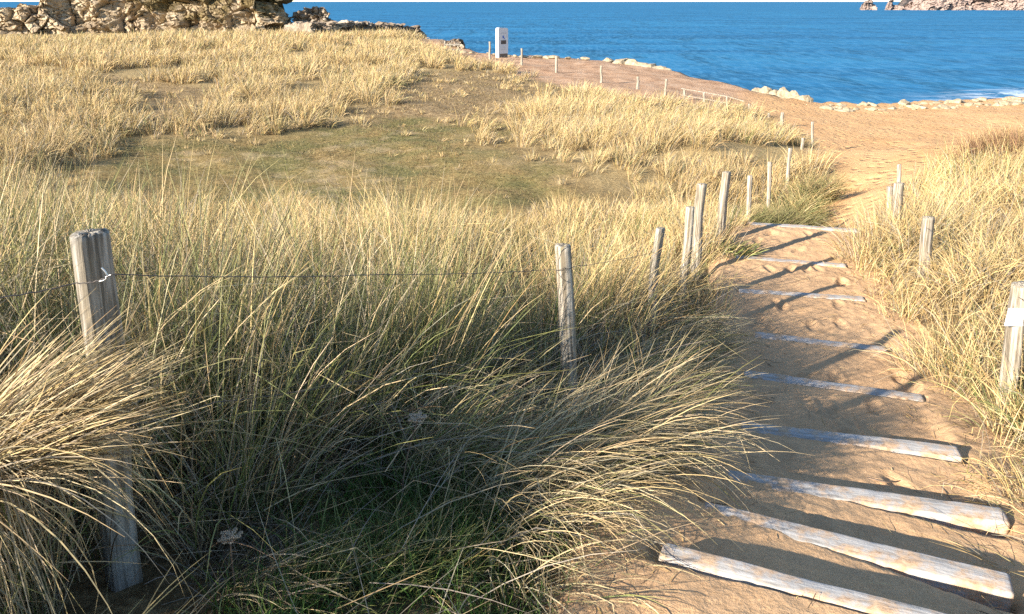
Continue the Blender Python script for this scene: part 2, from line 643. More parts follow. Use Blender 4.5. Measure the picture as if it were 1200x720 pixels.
def poly_sd(poly, x, y):
    "positive inside"
    d = np.full(x.shape, 1e9)
    n = len(poly)
    for i in range(n):
        a = np.asarray(poly[i]); b = np.asarray(poly[(i + 1) % n])
        e = b - a
        L = (e ** 2).sum() + 1e-12
        t = np.clip(((x - a[0]) * e[0] + (y - a[1]) * e[1]) / L, 0, 1)
        d = np.minimum(d, np.hypot(x - a[0] - e[0] * t, y - a[1] - e[1] * t))
    return np.where(poly_in(poly, x, y), d, -d)


SEA_Z = -7.0


def ground_z(x, y, fine=True):
    x = np.atleast_1d(np.asarray(x, float)); y = np.atleast_1d(np.asarray(y, float))
    z = tps(x, y)
    r = np.hypot(x, y)
    bump = fbm2(x, y, .55, 3, 5) * .16 + (fbm2(x, y, 2.4, 3, 9) * .05 if fine else 0)
    z = z + bump * sstep(1.0, 5, r)
    s, l = path_sl(x, y)
    w = sstep(1.25, .72, np.abs(l)) * sstep(CUM[-1] + .3, CUM[-1] - .8, s)
    z = z * (1 - w) + (path_smooth(s) - .045 - .10 * sstep(CUM[-2], CUM[-2] - 1.2, s)) * w
    c = poly_sd(COAST, x, y) + fbm2(x, y, .25, 3, 21) * 1.3
    k = np.where(x > 14.5, .9, 2.2)
    z = np.where(c < 0, np.maximum(z + c * k, SEA_Z - 3), z)
    return z


def hit(px, py):
    a, b, c = ray(px, py)
    t = np.geomspace(1.2, 130, 900)
    z = ground_z(a * t, b * t, False)
    d = H + c * t - z
    k = np.argmax(d < 0)
    if d[k] >= 0: k = len(t) - 1
    return (a * t[k], b * t[k])


def hits(lst):
    return np.array([hit(*p) for p in lst])


TURF = hits([(40, 228), (100, 184), (170, 160), (300, 153), (400, 146), (500, 140), (575, 146), (600, 172), (640, 198), (690, 224), (720, 248), (690, 262), (600, 272), (480, 268), (300, 255), (120, 246)])
DRY = hits([(380, 150), (430, 126), (470, 105), (500, 90), (545, 82), (610, 90), (660, 100), (690, 108), (640, 120), (590, 136), (590, 160), (640, 190), (700, 215), (740, 245), (690, 250), (600, 200), (560, 150), (480, 146)])
TRACK = hits([(-40, 70), (70, 80), (150, 92), (250, 106), (240, 130), (180, 150), (160, 112), (60, 90), (-40, 82)])
EARTH = np.concatenate([hits([(480, 52), (530, 66), (570, 78), (620, 92), (660, 102), (710, 113), (760, 121), (800, 128), (860, 133), (935, 133)]), np.array([(17, 43), (14, 50), (10, 60), (-4, 70), (-7, 72)])])
BEACH = np.concatenate([hits([(862, 128), (890, 136), (920, 148), (945, 166), (962, 184), (965, 205), (955, 232), (930, 262)]), np.array([(3.3, 10.4), (4.75, 10.0)]),
                        hits([(1024, 262), (1046, 240), (1068, 220), (1105, 200), (1150, 182), (1215, 166), (1330, 148)]), np.array([(60, 40), (60, 58), (24, 56), (15, 48)])])


def ground_masks(x, y):
    jit = fbm2(x, y, .9, 4, 31)
    r = np.hypot(x, y)
    soft = .25 + .02 * r
    beach = sstep(-soft, soft, poly_sd(BEACH, x, y) + jit * .5)
    s, l = path_sl(x, y)
    wl = np.where(l > 0, np.where(s < 5.2, 1.0, .74), .78)
    corr = sstep(wl + .18, wl - .12, np.abs(l) + jit * .25) * (s < CUM[-1])
    sand = np.maximum(beach, corr)
    turf = sstep(-1.6, 1.3, poly_sd(TURF, x, y) + jit * 2.6 + 1.0 * fbm2(x, y, .3, 3, 33) - .35)
    dry = np.maximum(sstep(-1.2, 1.0, poly_sd(DRY, x, y) + jit * 2.4), .9 * sstep(-.6, .6, poly_sd(TRACK, x, y) + jit * 1.0))
    earth = sstep(-.8, .8, poly_sd(EARTH, x, y) + jit * 1.2)
    c = poly_sd(COAST, x, y) + fbm2(x, y, .25, 3, 21) * 1.3
    rock = sstep(.1, -.4, c)
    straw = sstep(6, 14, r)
    return dict(sand=sand, turf=turf, earth=earth, rock=rock, straw=straw, dry=dry)


# ground: a fan of rings round the camera, finer ahead
an = np.concatenate([np.linspace(-50, 50, 420), np.linspace(50, 310, 150)[1:-1]])
rr = np.concatenate([np.linspace(.05, 1, 14)[:-1], np.geomspace(1, 150, 380)])
AA, RR = np.meshgrid(np.radians(an), rr, indexing='ij')
gx, gy = (np.sin(AA) * RR).ravel(), (np.cos(AA) * RR).ravel()
gz = ground_z(gx, gy)
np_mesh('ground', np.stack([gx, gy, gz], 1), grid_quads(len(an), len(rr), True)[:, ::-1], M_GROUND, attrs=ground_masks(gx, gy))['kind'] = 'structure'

# the sandy stair path: a fine sheet on the ground
ns = 720
ss = np.linspace(.2, CUM[-1] - .2, ns)
ss = np.unique(np.concatenate([ss, np.array(_px[3:-2])]))
ll = np.linspace(-1.0, 1.15, 110)
cx = np.interp(ss, CUM, AX[:, 0]); cy = np.interp(ss, CUM, AX[:, 1])
tx = np.gradient(cx, ss); ty = np.gradient(cy, ss)
ker = np.ones(25) / 25
pad = np.pad(np.stack([tx, ty]), ((0, 0), (12, 12)), 'edge')
tx = np.convolve(pad[0], ker, 'valid'); ty = np.convolve(pad[1], ker, 'valid')
nn = np.hypot(tx, ty); tx /= nn; ty /= nn
SS, LL = np.meshgrid(ss, ll, indexing='ij')
pxx = (cx[:, None] + ty[:, None] * LL).ravel()
pyy = (cy[:, None] - tx[:, None] * LL).ravel()
lf = LL.ravel()
sf = SS.ravel()
pz = path_step(sf)
w_in = sstep(.66, .54, np.abs(lf))
psm = np.interp(sf, _px, _pz)
# outside the beams the treads run together to a ramp
ramp_z = np.interp(sf, _sx, _sz) - .005
pz = pz * w_in + ramp_z * (1 - w_in)
pz += (fbm2(pxx, pyy, 1.6, 3, 40) * .018 + fbm2(pxx, pyy, 7, 4, 41) * .016) * sstep(.05, .22, np.abs(sf[:, None] - S_LOG[None]).min(1)) + fbm2(pxx, pyy, 5, 3, 43) * .009 + fbm2(pxx, pyy, 28, 3, 42) * .008
# scuffed footprints along the treads
fr_ = np.random.default_rng(8)
for k in range(90):
    fs, fl, fa = fr_.uniform(.8, CUM[-1] - 1.4), fr_.normal(.08, .24), fr_.normal(0, .35)
    if np.abs(S_LOG - fs).min() < .19: continue
    du, dv = sf - fs, lf - fl
    u_ = du * math.cos(fa) + dv * math.sin(fa); v_ = -du * math.sin(fa) + dv * math.cos(fa)
    q_ = (u_ / .13) ** 2 + (v_ / .05) ** 2
    pz -= .020 * np.exp(-q_ ** 2) - .006 * np.exp(-((np.sqrt(q_) - 1.35) / .3) ** 2)
edge = sstep(.78, 1.0, np.abs(lf) - np.where(lf > 0, .15, 0))
gzp = ground_z(pxx, pyy)
pz = np.maximum(pz, np.where(np.abs(lf) > .68, gzp + .004, -9)) * (1 - edge) + (gzp - .05) * edge
tail = sstep(CUM[-1] - .9, CUM[-1] - .25, sf)
pz = pz * (1 - tail) + (gzp - .06) * tail
np_mesh('path', np.stack([pxx, pyy, pz], 1), grid_quads(len(ss), len(ll))[:, ::-1], M_PATH)['kind'] = 'structure'


def path_z(x, y):
    s, l = path_sl(np.atleast_1d(x), np.atleast_1d(y))
    return path_step(s)


# sea
sy = np.concatenate([[20.], np.geomspace(30, 60000, 120)])
su = np.linspace(-1.6, 1.6, 81)
UU, YY = np.meshgrid(su, sy, indexing='ij')
XX = UU * (YY + 40)
np_mesh('sea', np.stack([XX.ravel(), YY.ravel(), np.full(XX.size, SEA_Z)], 1), grid_quads(len(su), len(sy)), M_SEA)['kind'] = 'structure'


# ------------------------------------------------------------------ stairs: one beam per step
STEP_LABELS = ['pale timber step in the foreground cut off by the bottom edge, half buried in sand',
               'long weathered timber step second from the bottom, with wide dark shadows on both sides',
               'whitish timber step third from the bottom, ending in twigs at its right',
               'white-dusted timber step with a clean square right end, fourth from the bottom',
               'worn timber step fifth from the bottom, its left half in grass shade',
               'thin timber step crossed by the long post shadow, sixth from the bottom',
               'bluish-white timber step flush with the sand, seventh from the bottom',
               'faint sand-covered timber step eighth from the bottom, near the top of the flat stretch',
               'last timber at the far brink of the stairs where the path drops away']
for i, (A, B, z) in enumerate(LOGS):
    d = (B - A)[:2]
    L = float(np.linalg.norm(d)) * (1.0 if i != 0 else 1.0)
    d = d / np.linalg.norm(d)
    c = (A + B) / 2
    nu, nv = 90, 28
    us = np.linspace(-L / 2, L / 2, nu)
    # superellipse section
    th = np.linspace(0, 2 * PI, nv, endpoint=False)
    W, Hh = HW * (.72 if i == 0 else 1), .085
    cs, sn = np.cos(th), np.sin(th)
    e = .22
    yy = np.sign(cs) * np.abs(cs) ** e * W
    zz = np.sign(sn) * np.abs(sn) ** e * Hh
    U, Yv = np.meshgrid(us, yy, indexing='ij')
    _, Zv = np.meshgrid(us, zz, indexing='ij')
    endf = 1 - .06 * sstep(L / 2 - .012, L / 2, np.abs(U))
    pts = np.stack([U.ravel(), Yv.ravel() * endf.ravel(), Zv.ravel() * endf.ravel()], 1)
    nz = fbm(pts * np.array((3, 14, 14)) + i * 9, 4, 60 + i) * .007 + fbm(pts * np.array((9, 40, 40)) + i, 3, 70) * .005
    pts[:, 2] += nz - Hh + .006
    pts[:, 1] += fbm(np.stack([pts[:, 0] * 1.8, pts[:, 0] * 0, pts[:, 0] * 0 + i * 5], 1), 3, 80) * .006
    pts[:, 2] += fbm(np.stack([pts[:, 0] * 1.4, pts[:, 0] * 0, pts[:, 0] * 0 + i], 1), 2, 90) * .005
    V = pts
    Q = grid_quads(nu, nv)
    # wrap the section
    us_i = np.arange(nu - 1)
    wrapq = np.stack([us_i * nv + nv - 1, (us_i + 1) * nv + nv - 1, (us_i + 1) * nv, us_i * nv], -1)
    Q = np.concatenate([Q, wrapq])[:, ::-1]
    o = np_mesh('timber_step', V, Q, M_BEAM)
    me = o.data
    bm = bmesh.new(); bm.from_mesh(me); bmesh.ops.holes_fill(bm, edges=[ed for ed in bm.edges if ed.is_boundary]); bm.to_mesh(me); bm.free()
    o.location = (c[0], c[1], z)
    o.rotation_euler = (0, 0, math.atan2(d[1], d[0]))
    tag(o, STEP_LABELS[i], 'step', 'timber steps of the sandy stairs')


# ------------------------------------------------------------------ posts
def post_mesh(name, h, r, seed, mat, parent, split=.0, n=28, m=40, taper=.9, slant=.0, face=0.):
    th = np.arange(n) / n * 2 * PI
    zz = np.linspace(0, h, m)
    T, Z = np.meshgrid(th, zz, indexing='ij')
    p = np.stack([np.cos(T).ravel() * 1.3, np.sin(T).ravel() * 1.3, Z.ravel() * 1.5], 1)
    rad = r * (1 + .14 * fbm(p + seed * 7, 3, seed)) * (1 - (1 - taper) * Z.ravel() / h)
    # vertical grooves and cracks
    g = fbm(np.stack([np.cos(T).ravel() * 5, np.sin(T).ravel() * 5, Z.ravel() * .9 + seed], 1), 4, seed + 3)
    rad *= 1 + (.045 if split else .09) * g
    crack = np.exp(-((np.mod(T.ravel() - 4.1 + .18 * np.sin(Z.ravel() * 4 + seed) + PI, 2 * PI) - PI) / .10) ** 2)
    rad *= 1 - .22 * crack * sstep(.25 * h, h, Z.ravel())
    x, y = np.cos(T).ravel() * rad, np.sin(T).ravel() * rad
    if split:   # cleft side, flat face
        x = np.minimum(x, r * split + .03 * r * g)
        x, y = x * math.cos(face) - y * math.sin(face), x * math.sin(face) + y * math.cos(face)
    bx = np.interp(zz, [0, h * .35, h * .7, h], np.array([0, .25, -.2, .1]) * r * np.sin(seed * 2.7))
    x = x + np.tile(bx, n)
    zt = Z.ravel() + (x * slant + .12 * r * fbm(p * 3 + seed, 2, seed + 9)) * sstep(.9 * h, h, Z.ravel())
    V = np.stack([x, y, zt], 1)
    # top cap rings
    top = V[np.arange(n) * m + m - 1]
    c = top.mean(0)
    r1 = c + (top - c) * .55 + np.array((0, 0, .004)); r1[:, 2] += .05 * r * np.sin(np.arange(n) * 2.3 + seed)
    Vs = np.concatenate([V, r1, c[None] + np.array((0, 0, .002))])
    base = n * m
    Q = grid_quads(n, m, True).tolist()
    i = np.arange(n); j = (i + 1) % n
    q1 = np.stack([i * m + m - 1, j * m + m - 1, base + j, base + i], 1)
    q2 = np.stack([base + i, base + j, np.full(n, base + n), np.full(n, base + n)], 1)
    o = np_mesh(name, Vs, np.concatenate([np.array(Q), q1]), mat, parent)
    bm = bmesh.new(); bm.from_mesh(o.data); bm.verts.ensure_lookup_table()
    for a, b in zip(i, j):
        bm.faces.new((bm.verts[base + int(a)], bm.verts[base + int(b)], bm.verts[base + n]))
    bm.to_mesh(o.data); bm.free()
    return o


def gz1(x, y):
    return float(ground_z(np.array([x]), np.array([y]))[0])


POST_TOP = {}


def place_post(key, px, ytop, pxb, yb, Y, w, label, group, mat=None, split=0, slant=0, n=28, m=40, face=-.6):
    "top seen at (px,ytop), axis passing (pxb,yb); w = width in photo pixels"
    top = P(px, ytop, Y)
    low = P(pxb, yb, Y)
    ax = (top - low) / np.linalg.norm(top - low)
    g = gz1(top[0] - ax[0] * .8, Y) - .12
    hgt = (top[2] - g) / ax[2]
    base = top - ax * hgt
    depth = Y / ray(px, (ytop + yb) / 2)[1]
    r = w / 2 / F * depth
    t = empty('fence_post', base, label, 'post', group)
    q = Vector((0, 0, 1)).rotation_difference(Vector(ax))
    t.rotation_mode = 'QUATERNION'
    t.rotation_quaternion = q
    seed = int(px) % 97 + 1
    post_mesh('post_shaft', hgt, r, seed, mat or M_POST2, t, split, n, m, .92, slant, face)
    POST_TOP[key] = (top, ax, r, Y, t)
    return t


GL, GR, GP, GS = 'wooden posts of the fence left of the stairs', 'wooden posts right of the stairs', 'thin fence posts along the cliff-top track', 'thin posts along the sandy passage'
pA = place_post('L1', 107, 274, 149, 688, 2.0, 42, 'thick weathered grey post in the left foreground, wrapped in bent straw grass', GL, M_POST, .55, .12, 56, 100, R(-38))
place_post('L2', 660, 288, 667, 430, 3.9, 20, 'pale round post standing alone in mid grass with a wire round its neck', GL, M_POST2, 0, -.1)
place_post('L3', 774, 268, 766, 335, 6.0, 13, 'slender post with a grey shaded right side, half sunk in grass at the path edge', GL, M_POST, .5)
place_post('L4', 809, 243, 804, 300, 7.1, 11, 'shorter post of the touching pair left of the stairs', GL)
place_post('L5', 822, 216, 816, 288, 8.2, 12, 'taller post of the touching pair left of the stairs', GL)
place_post('L6', 852, 202, 845, 268, 9.4, 12, 'stout pale post leaning right just beyond the touching pair', GL, None, .55)
place_post('L7', 879, 206, 877, 252, 12.2, 6, 'thin round stake next to green plants beyond the stout leaning post', GL, n=14, m=14)
place_post('S1', 902, 190, 901, 226, 15.0, 5, 'slim pale stake above the dark green clump on the left of the sandy passage', GS, n=14, m=14)
place_post('S2', 926, 174, 923, 206, 18.0, 4.5, 'slim pale stake in the dune grass behind the dark green clump', GS, n=14, m=14)
place_post('S3', 941, 162, 939, 186, 21.5, 3.6, 'thin stake at the edge of the big grass tussock overlooking the beach', GS, n=12, m=10)
place_post('S4', 952, 143, 952, 170, 25.0, 3.2, 'farthest stake of the passage, dark tipped, standing against the open sand', GS, n=12, m=10)
place_post('S5', 917, 132, 915, 153, 30.0, 4.4, 'brownish post in front of the beach, left of the dark-tipped stake', GS, n=12, m=10)
place_post('S6', 901, 133, 899, 147, 32.5, 2.6, 'faint grey stake left of the brownish post before the beach', GS, n=12, m=10)
place_post('S7', 878, 122, 878, 136, 34.0, 2.6, 'grey stake where the dune grass meets the end of the cliff-top track', GS, n=12, m=10)
place_post('R1', 1199, 334, 1183, 464, 4.5, 26, 'leaning pale post at the right edge of view carrying a white plate', GR, M_POST2, .5)
place_post('R2', 1088, 255, 1083, 314, 7.4, 14, 'short post split down its middle, standing in the grass right of the stairs', GR)
place_post('R3', 1054, 215, 1046, 288, 9.5, 12, 'tall pale front post of the cluster at the right brink of the stairs', GR)
place_post('R4', 1043, 219, 1041, 258, 11.0, 7, 'pinkish shaded post partly hidden behind the tall pale front post on the right', GR, n=16, m=16)
place_post('R5', 1054, 193, 1053, 225, 12.8, 5, 'thin post rising just above the tall pale post on the right', GR, n=14, m=14)
for k, (px, yt, yb, Y, w, lb) in enumerate([
        (574, 49, 68, 51, 2.6, 'thin white post immediately left of the white information pillar'),
        (611.5, 57, 77, 48, 2.6, 'thin pale post first to the right of the white information pillar'),
        (652, 66, 87, 45, 3.2, 'pale post second to the right of the information pillar, against bare earth'),
        (704.5, 77, 100, 41, 3.0, 'brown shaded post standing midway along the bare cliff-top track'),
        (747.5, 90, 105, 38.5, 3.4, 'short pale post in grass below the whitish rock ledge'),
        (781, 93, 107, 37, 3.0, 'leaning pale post just before the wooden handrail starts'),
        (802, 104, 119, 36, 2.6, 'post under the left end of the far wooden handrail'),
        (825, 109, 122, 35.5, 3.0, 'post under the middle of the far wooden handrail'),
        (852, 114, 126, 35, 2.4, 'post under the right end of the far wooden handrail')]):
    place_post('P%d' % k, px, yt, px + (.8 if px == 781 else 0) - (2 if px == 781 else 0), yb, Y, w, lb, GP, n=12, m=10)

# white plate on the right post
top, axv, r, Y, t = POST_TOP['R1']
c = P(1195, 372, Y - .06)
loc = t.matrix_basis.inverted() @ Vector(c)
bm = bmesh.new()
add_box(bm, loc, (.165, .008, .118), Matrix.Rotation(R(8), 4, 'Y'), .002)
bm_obj('marker_plate', bm, M_PLATE, t)
# wire staple on the near post
top, axv, r, Y, t = POST_TOP['L1']
tb = t.matrix_basis.inverted()
stap = [np.array(tb @ Vector(P(a, b, Y - r / 1.0 - .004))) for a, b in ((119, 314), (123, 318), (126, 323), (125, 327), (121, 329), (116, 330))]
tubes('wire_staple', [(stap, .0022)], M_STAPLE, t)
stap2 = [np.array(tb @ Vector(P(a, b, Y - r - .003))) for a, b in ((124, 325), (128, 323), (132, 322))]
tubes('wire_staple', [(stap2, .0022)], M_STAPLE, t)


def wire(pts, sag, rad, label):
    out = []
    for a, b in zip(pts[:-1], pts[1:]):
        a, b = np.array(a), np.array(b)
        for q in np.linspace(0, 1, 24, endpoint=False):
            p = a + (b - a) * q
            p = p + np.array((0, 0, -sag * 4 * q * (1 - q) + .0012 * math.sin(q * 37)))
            out.append(p)
    out.append(np.array(pts[-1]))
    o = tubes('fence_wire', [(out, rad)], M_WIRE)
    tag(o, label, 'wire', 'wires of the left fence')


tl, ax1, r1, Y1, _ = POST_TOP['L1']
t2, ax2, r2, Y2, _ = POST_TOP['L2']
t3, ax3, r3, Y3, _ = POST_TOP['L3']
# ring of the top wire round the second post
wt = [P(-40, 352, 1.75), P(88, 332, 1.925), P(131, 322, 1.94), P(440, 322, 2.95), P(648, 316, 3.88), P(661, 314, 3.83), P(672, 313, 3.89), P(766, 296, 6.0)]
wire(wt, .008, .0016, 'thin rusty upper wire from the thick foreground post to the round post')
wl = [P(139, 500, 1.96), P(250, 472, 2.30), P(450, 440, 3.05), P(668, 405, 3.84), P(770, 330, 5.96)]
wire(wl, .012, .0016, 'thin lower wire running behind the grass between the two nearest left posts')
wr = [P(1051, 226, 9.44), P(1087, 268, 7.33), P(1196, 350, 4.42), P(1290, 420, 3.2)]
wire(wr, .01, .0016, 'thin dark wire along the posts on the right bank')
bpy.data.objects['fence_wire.002']['group'] = 'wires on the right bank'

# handrail on the far posts
o = empty('handrail', (P(825, 106, 35.4)[0], 35.4, P(825, 106, 35.4)[2]), 'long pale wooden handrail lying along the farthest track posts', 'handrail')
ra = [P(798, 104, 36), P(825, 108.5, 35.5), P(853, 113.5, 35), P(872, 119, 34.6)]
l0 = np.array(o.location)
tubes('rail', [([p - l0 for p in ra], .022)], M_POST2, o, 8)
tubes('rail', [([p - l0 - np.array((0, 0, .28)) for p in ra[:3]], .018)], M_POST2, o, 8)

# small wooden barrier left of the pillar
bx = P(530, 64, 56)
bg = gz1(bx[0], 56)
o = empty('wooden_barrier', (bx[0], 56, bg), 'low wooden barrier of three stakes and rails beside the sandy mound', 'barrier')
for k, dx in enumerate((-.48, -.12, .42)):
    post_mesh('stake', .85 - .1 * k, .055, 5 + k, M_POST2, o, 0, 12, 8).location = (dx, 0, 0)
bm = bmesh.new(); add_box(bm, (0, -.07, .62), (1.1, .04, .10)); bm_obj('rail', bm, M_POST, o)
bm = bmesh.new(); add_box(bm, (0, -.07, .30), (1.1, .04, .09)); bm_obj('rail', bm, M_POST, o)

# ------------------------------------------------------------------ information pillar
sY = 54.0
sb = P(590, 69.5, sY)
sg = gz1(sb[0], sY)
topz = P(588, 32.3, sY)[2]
hh = topz - sg
o = empty('information_pillar', (sb[0] - .1, sY, sg), 'white rounded-top information pillar with a dark photo panel on the cliff top', 'sign')
o.rotation_euler = (0, 0, R(40))
W = .82; D = .30
bm = bmesh.new()
# body outline with rounded shoulders, extruded in depth
outl = [(-W / 2, .26), (W / 2, .26), (W / 2, hh - .16)]
for q in np.linspace(0, PI / 2, 6)[1:]:
    outl.append((W / 2 - .13 + .13 * math.cos(q), hh - .16 + .12 * math.sin(q)))
for q in np.linspace(PI / 2, PI, 6):
    outl.append((-W / 2 + .13 + .13 * math.cos(q), hh - .16 + .12 * math.sin(q) + .03 * (q > PI / 2 - .01)))
fv = [bm.verts.new((x, -D / 2, z)) for x, z in outl]
bv = [bm.verts.new((x, D / 2, z)) for x, z in outl]
bm.faces.new(fv); bm.faces.new(bv[::-1])
for k in range(len(outl)):
    k2 = (k + 1) % len(outl)
    bm.faces.new((fv[k2], fv[k], bv[k], bv[k2]))
bmesh.ops.recalc_face_normals(bm, faces=bm.faces)
bm_obj('panel_body', bm, M_WHITE, o)
bm = bmesh.new(); add_box(bm, (.04, .02, .06), (W * .92, D * .8, .42), None, .01); bm_obj('foot', bm, M_CONC, o)
bm = bmesh.new(); add_box(bm, (-W / 2 + .05, 0, .08), (.12, D * .98, .40)); bm_obj('corner_leg', bm, M_WHITE, o)
fy = -D / 2 - .004
bm = bmesh.new(); add_box(bm, (.02, fy, .98), (.44, .01, .24)); bm_obj('photo_panel', bm, M_DARKPRINT, o)
bm = bmesh.new()
add_box(bm, (-.02, fy, hh - .58), (.10, .01, .16), Matrix.Rotation(R(35), 4, 'Y'))
add_box(bm, (.06, fy - .001, hh - .66), (.07, .01, .17), Matrix.Rotation(R(-30), 4, 'Y'))
bm_obj('blue_symbol', bm, M_BLUE, o)
for k, (z, w) in enumerate(((hh - .32, .46), (hh - .37, .40), (hh - .86, .44), (hh - .93, .40), (hh - .99, .44), (.74, .42), (.62, .40), (.54, .44))):
    bm = bmesh.new()
    x = -w / 2
    while x < w / 2:
        a = float(rng.uniform(.03, .09)); add_box(bm, (x + a / 2 + .02, fy, z), (a, .008, .022)); x += a + .018
    bm_obj('text_line', bm, M_GREY, o)


# ------------------------------------------------------------------ rocks
def boulder(name, loc, size, seed, mat, label, cat, group, sub=3, rot=0, parent=None):
    bm = bmesh.new()
    bmesh.ops.create_icosphere(bm, subdivisions=sub, radius=1)
    V = np.array([v.co[:] for v in bm.verts])
    rg = np.random.default_rng(seed)
    for k in range(20):
        nrm = rg.normal(size=3); nrm /= np.linalg.norm(nrm)
        off = rg.uniform(.55, .9)
        d = V @ nrm
        V = V - np.where(d > off, d - off, 0)[:, None] * nrm
    V *= 1 + .22 * fbm(V * 2.6 + seed * 3, 5, seed)[:, None]
    V *= np.array(size)
    for v, c in zip(bm.verts, V): v.co = c
    o = bm_obj(name, bm, mat)
    o.location = tuple(loc)
    o.rotation_euler = (0, 0, rot)
    return tag(o, label, cat, group)


rg = np.random.default_rng(4)
# ledges along the brow of the cliff-top track
LEDGE = [(712, 71, 56, .8, 'flat pale stone at the left end of the whitish ledge above the track'), (728, 71.5, 55, 1.15, 'broad white rock slab on the brow of the cliff-top track'),
         (741, 73.5, 54, .9, 'angular white rock at the right end of the broad slab'), (752, 75.5, 53.5, .8, 'small yellowish rock right of the broad white slab'),
         (762, 77.5, 52.5, .8, 'yellow lichen-covered rock in the middle of the low ledge'), (772, 80, 51.8, .85, 'low yellowish rock near the right end of the ledge'), (781, 82.5, 51.2, .6, 'small stone closing the right end of the yellowish ledge')]
for k, (px, py, Y, s, lb) in enumerate(LEDGE):
    p = P(px, py, Y)
    boulder('ledge_rock', (p[0], Y, p[2] - .12), (s, s * .7, .36), 100 + k, M_PALE, lb, 'rock', 'whitish rocks on the brow of the track', 3, k)
for k, (px, py, Y, s, lb) in enumerate([(888, 107, 44.2, .75, 'leftmost pale boulder of the rocky point below the track'), (897, 106.5, 44, .8, 'tall cream boulder in the rocky point below the track'), (907, 109, 43.6, .7, 'low boulder in a dip of the rocky point'),
                                        (918, 111, 43.2, .8, 'rounded cream boulder right of the dip in the rocky point'), (929, 113, 42.8, .62, 'largest boulder of the rocky point, cream on top and dark at its right'), (940, 117, 42.4, .7, 'steep broken boulder near the tip of the rocky point'), (948, 121, 42.1, .45, 'small boulder at the tip of the rocky point beside the sea')]):
    p = P(px, py, Y)
    boulder('point_boulder', (p[0], Y, p[2] - .22), (s * .85, s * .8, s * .8), 140 + k, M_PALE, lb, 'rock', 'boulders of the rocky point', 4, k * 1.3)
# row along the top of the beach
n_b = 0
for px in np.linspace(960, 1290, 62):
    for row in range(2):
        if row == 1 and rg.random() < .45: continue
        pxx_ = px + rg.uniform(-4, 4)
        ybase = np.interp(pxx_, [955, 1000, 1100, 1200, 1300], [126, 128, 125, 121, 119]) - row * 3.0 + rg.uniform(-2, 1.6)
        X_, Y_ = hit(pxx_, ybase + 1.5)
        if Y_ > 70: continue
        s = rg.uniform(.10, .34) * (1.25 if px > 1120 else 1)
        if row == 0 and rg.random() < .3: s *= .5
        boulder('beach_boulder', (X_, Y_ + row * .6, gz1(X_, Y_) + s * .02), (s * rg.uniform(.9, 1.7), s, s * rg.uniform(.4, .75)), 200 + n_b, M_PALE, 'pale boulder in the long row of stones along the top of the beach', 'rock', 'stones along the top of the beach', 3, rg.uniform(0, 6))
        n_b += 1
for k in range(13):
    px = 545 + k * 12 + rg.uniform(-4, 4)
    X_, Y_ = hit(px, np.interp(px, [545, 600, 700], [62.5, 67.5, 71.5]))
    s = rg.uniform(.12, .4)
    if Y_ < 70:
        boulder('edge_stone', (X_, Y_, gz1(X_, Y_) + .08), (s * 1.5, s, s * .5), 300 + k, M_PALE, 'small pale stone on the cliff edge behind the information pillar', 'rock', 'small stones on the cliff edge', 2, k)


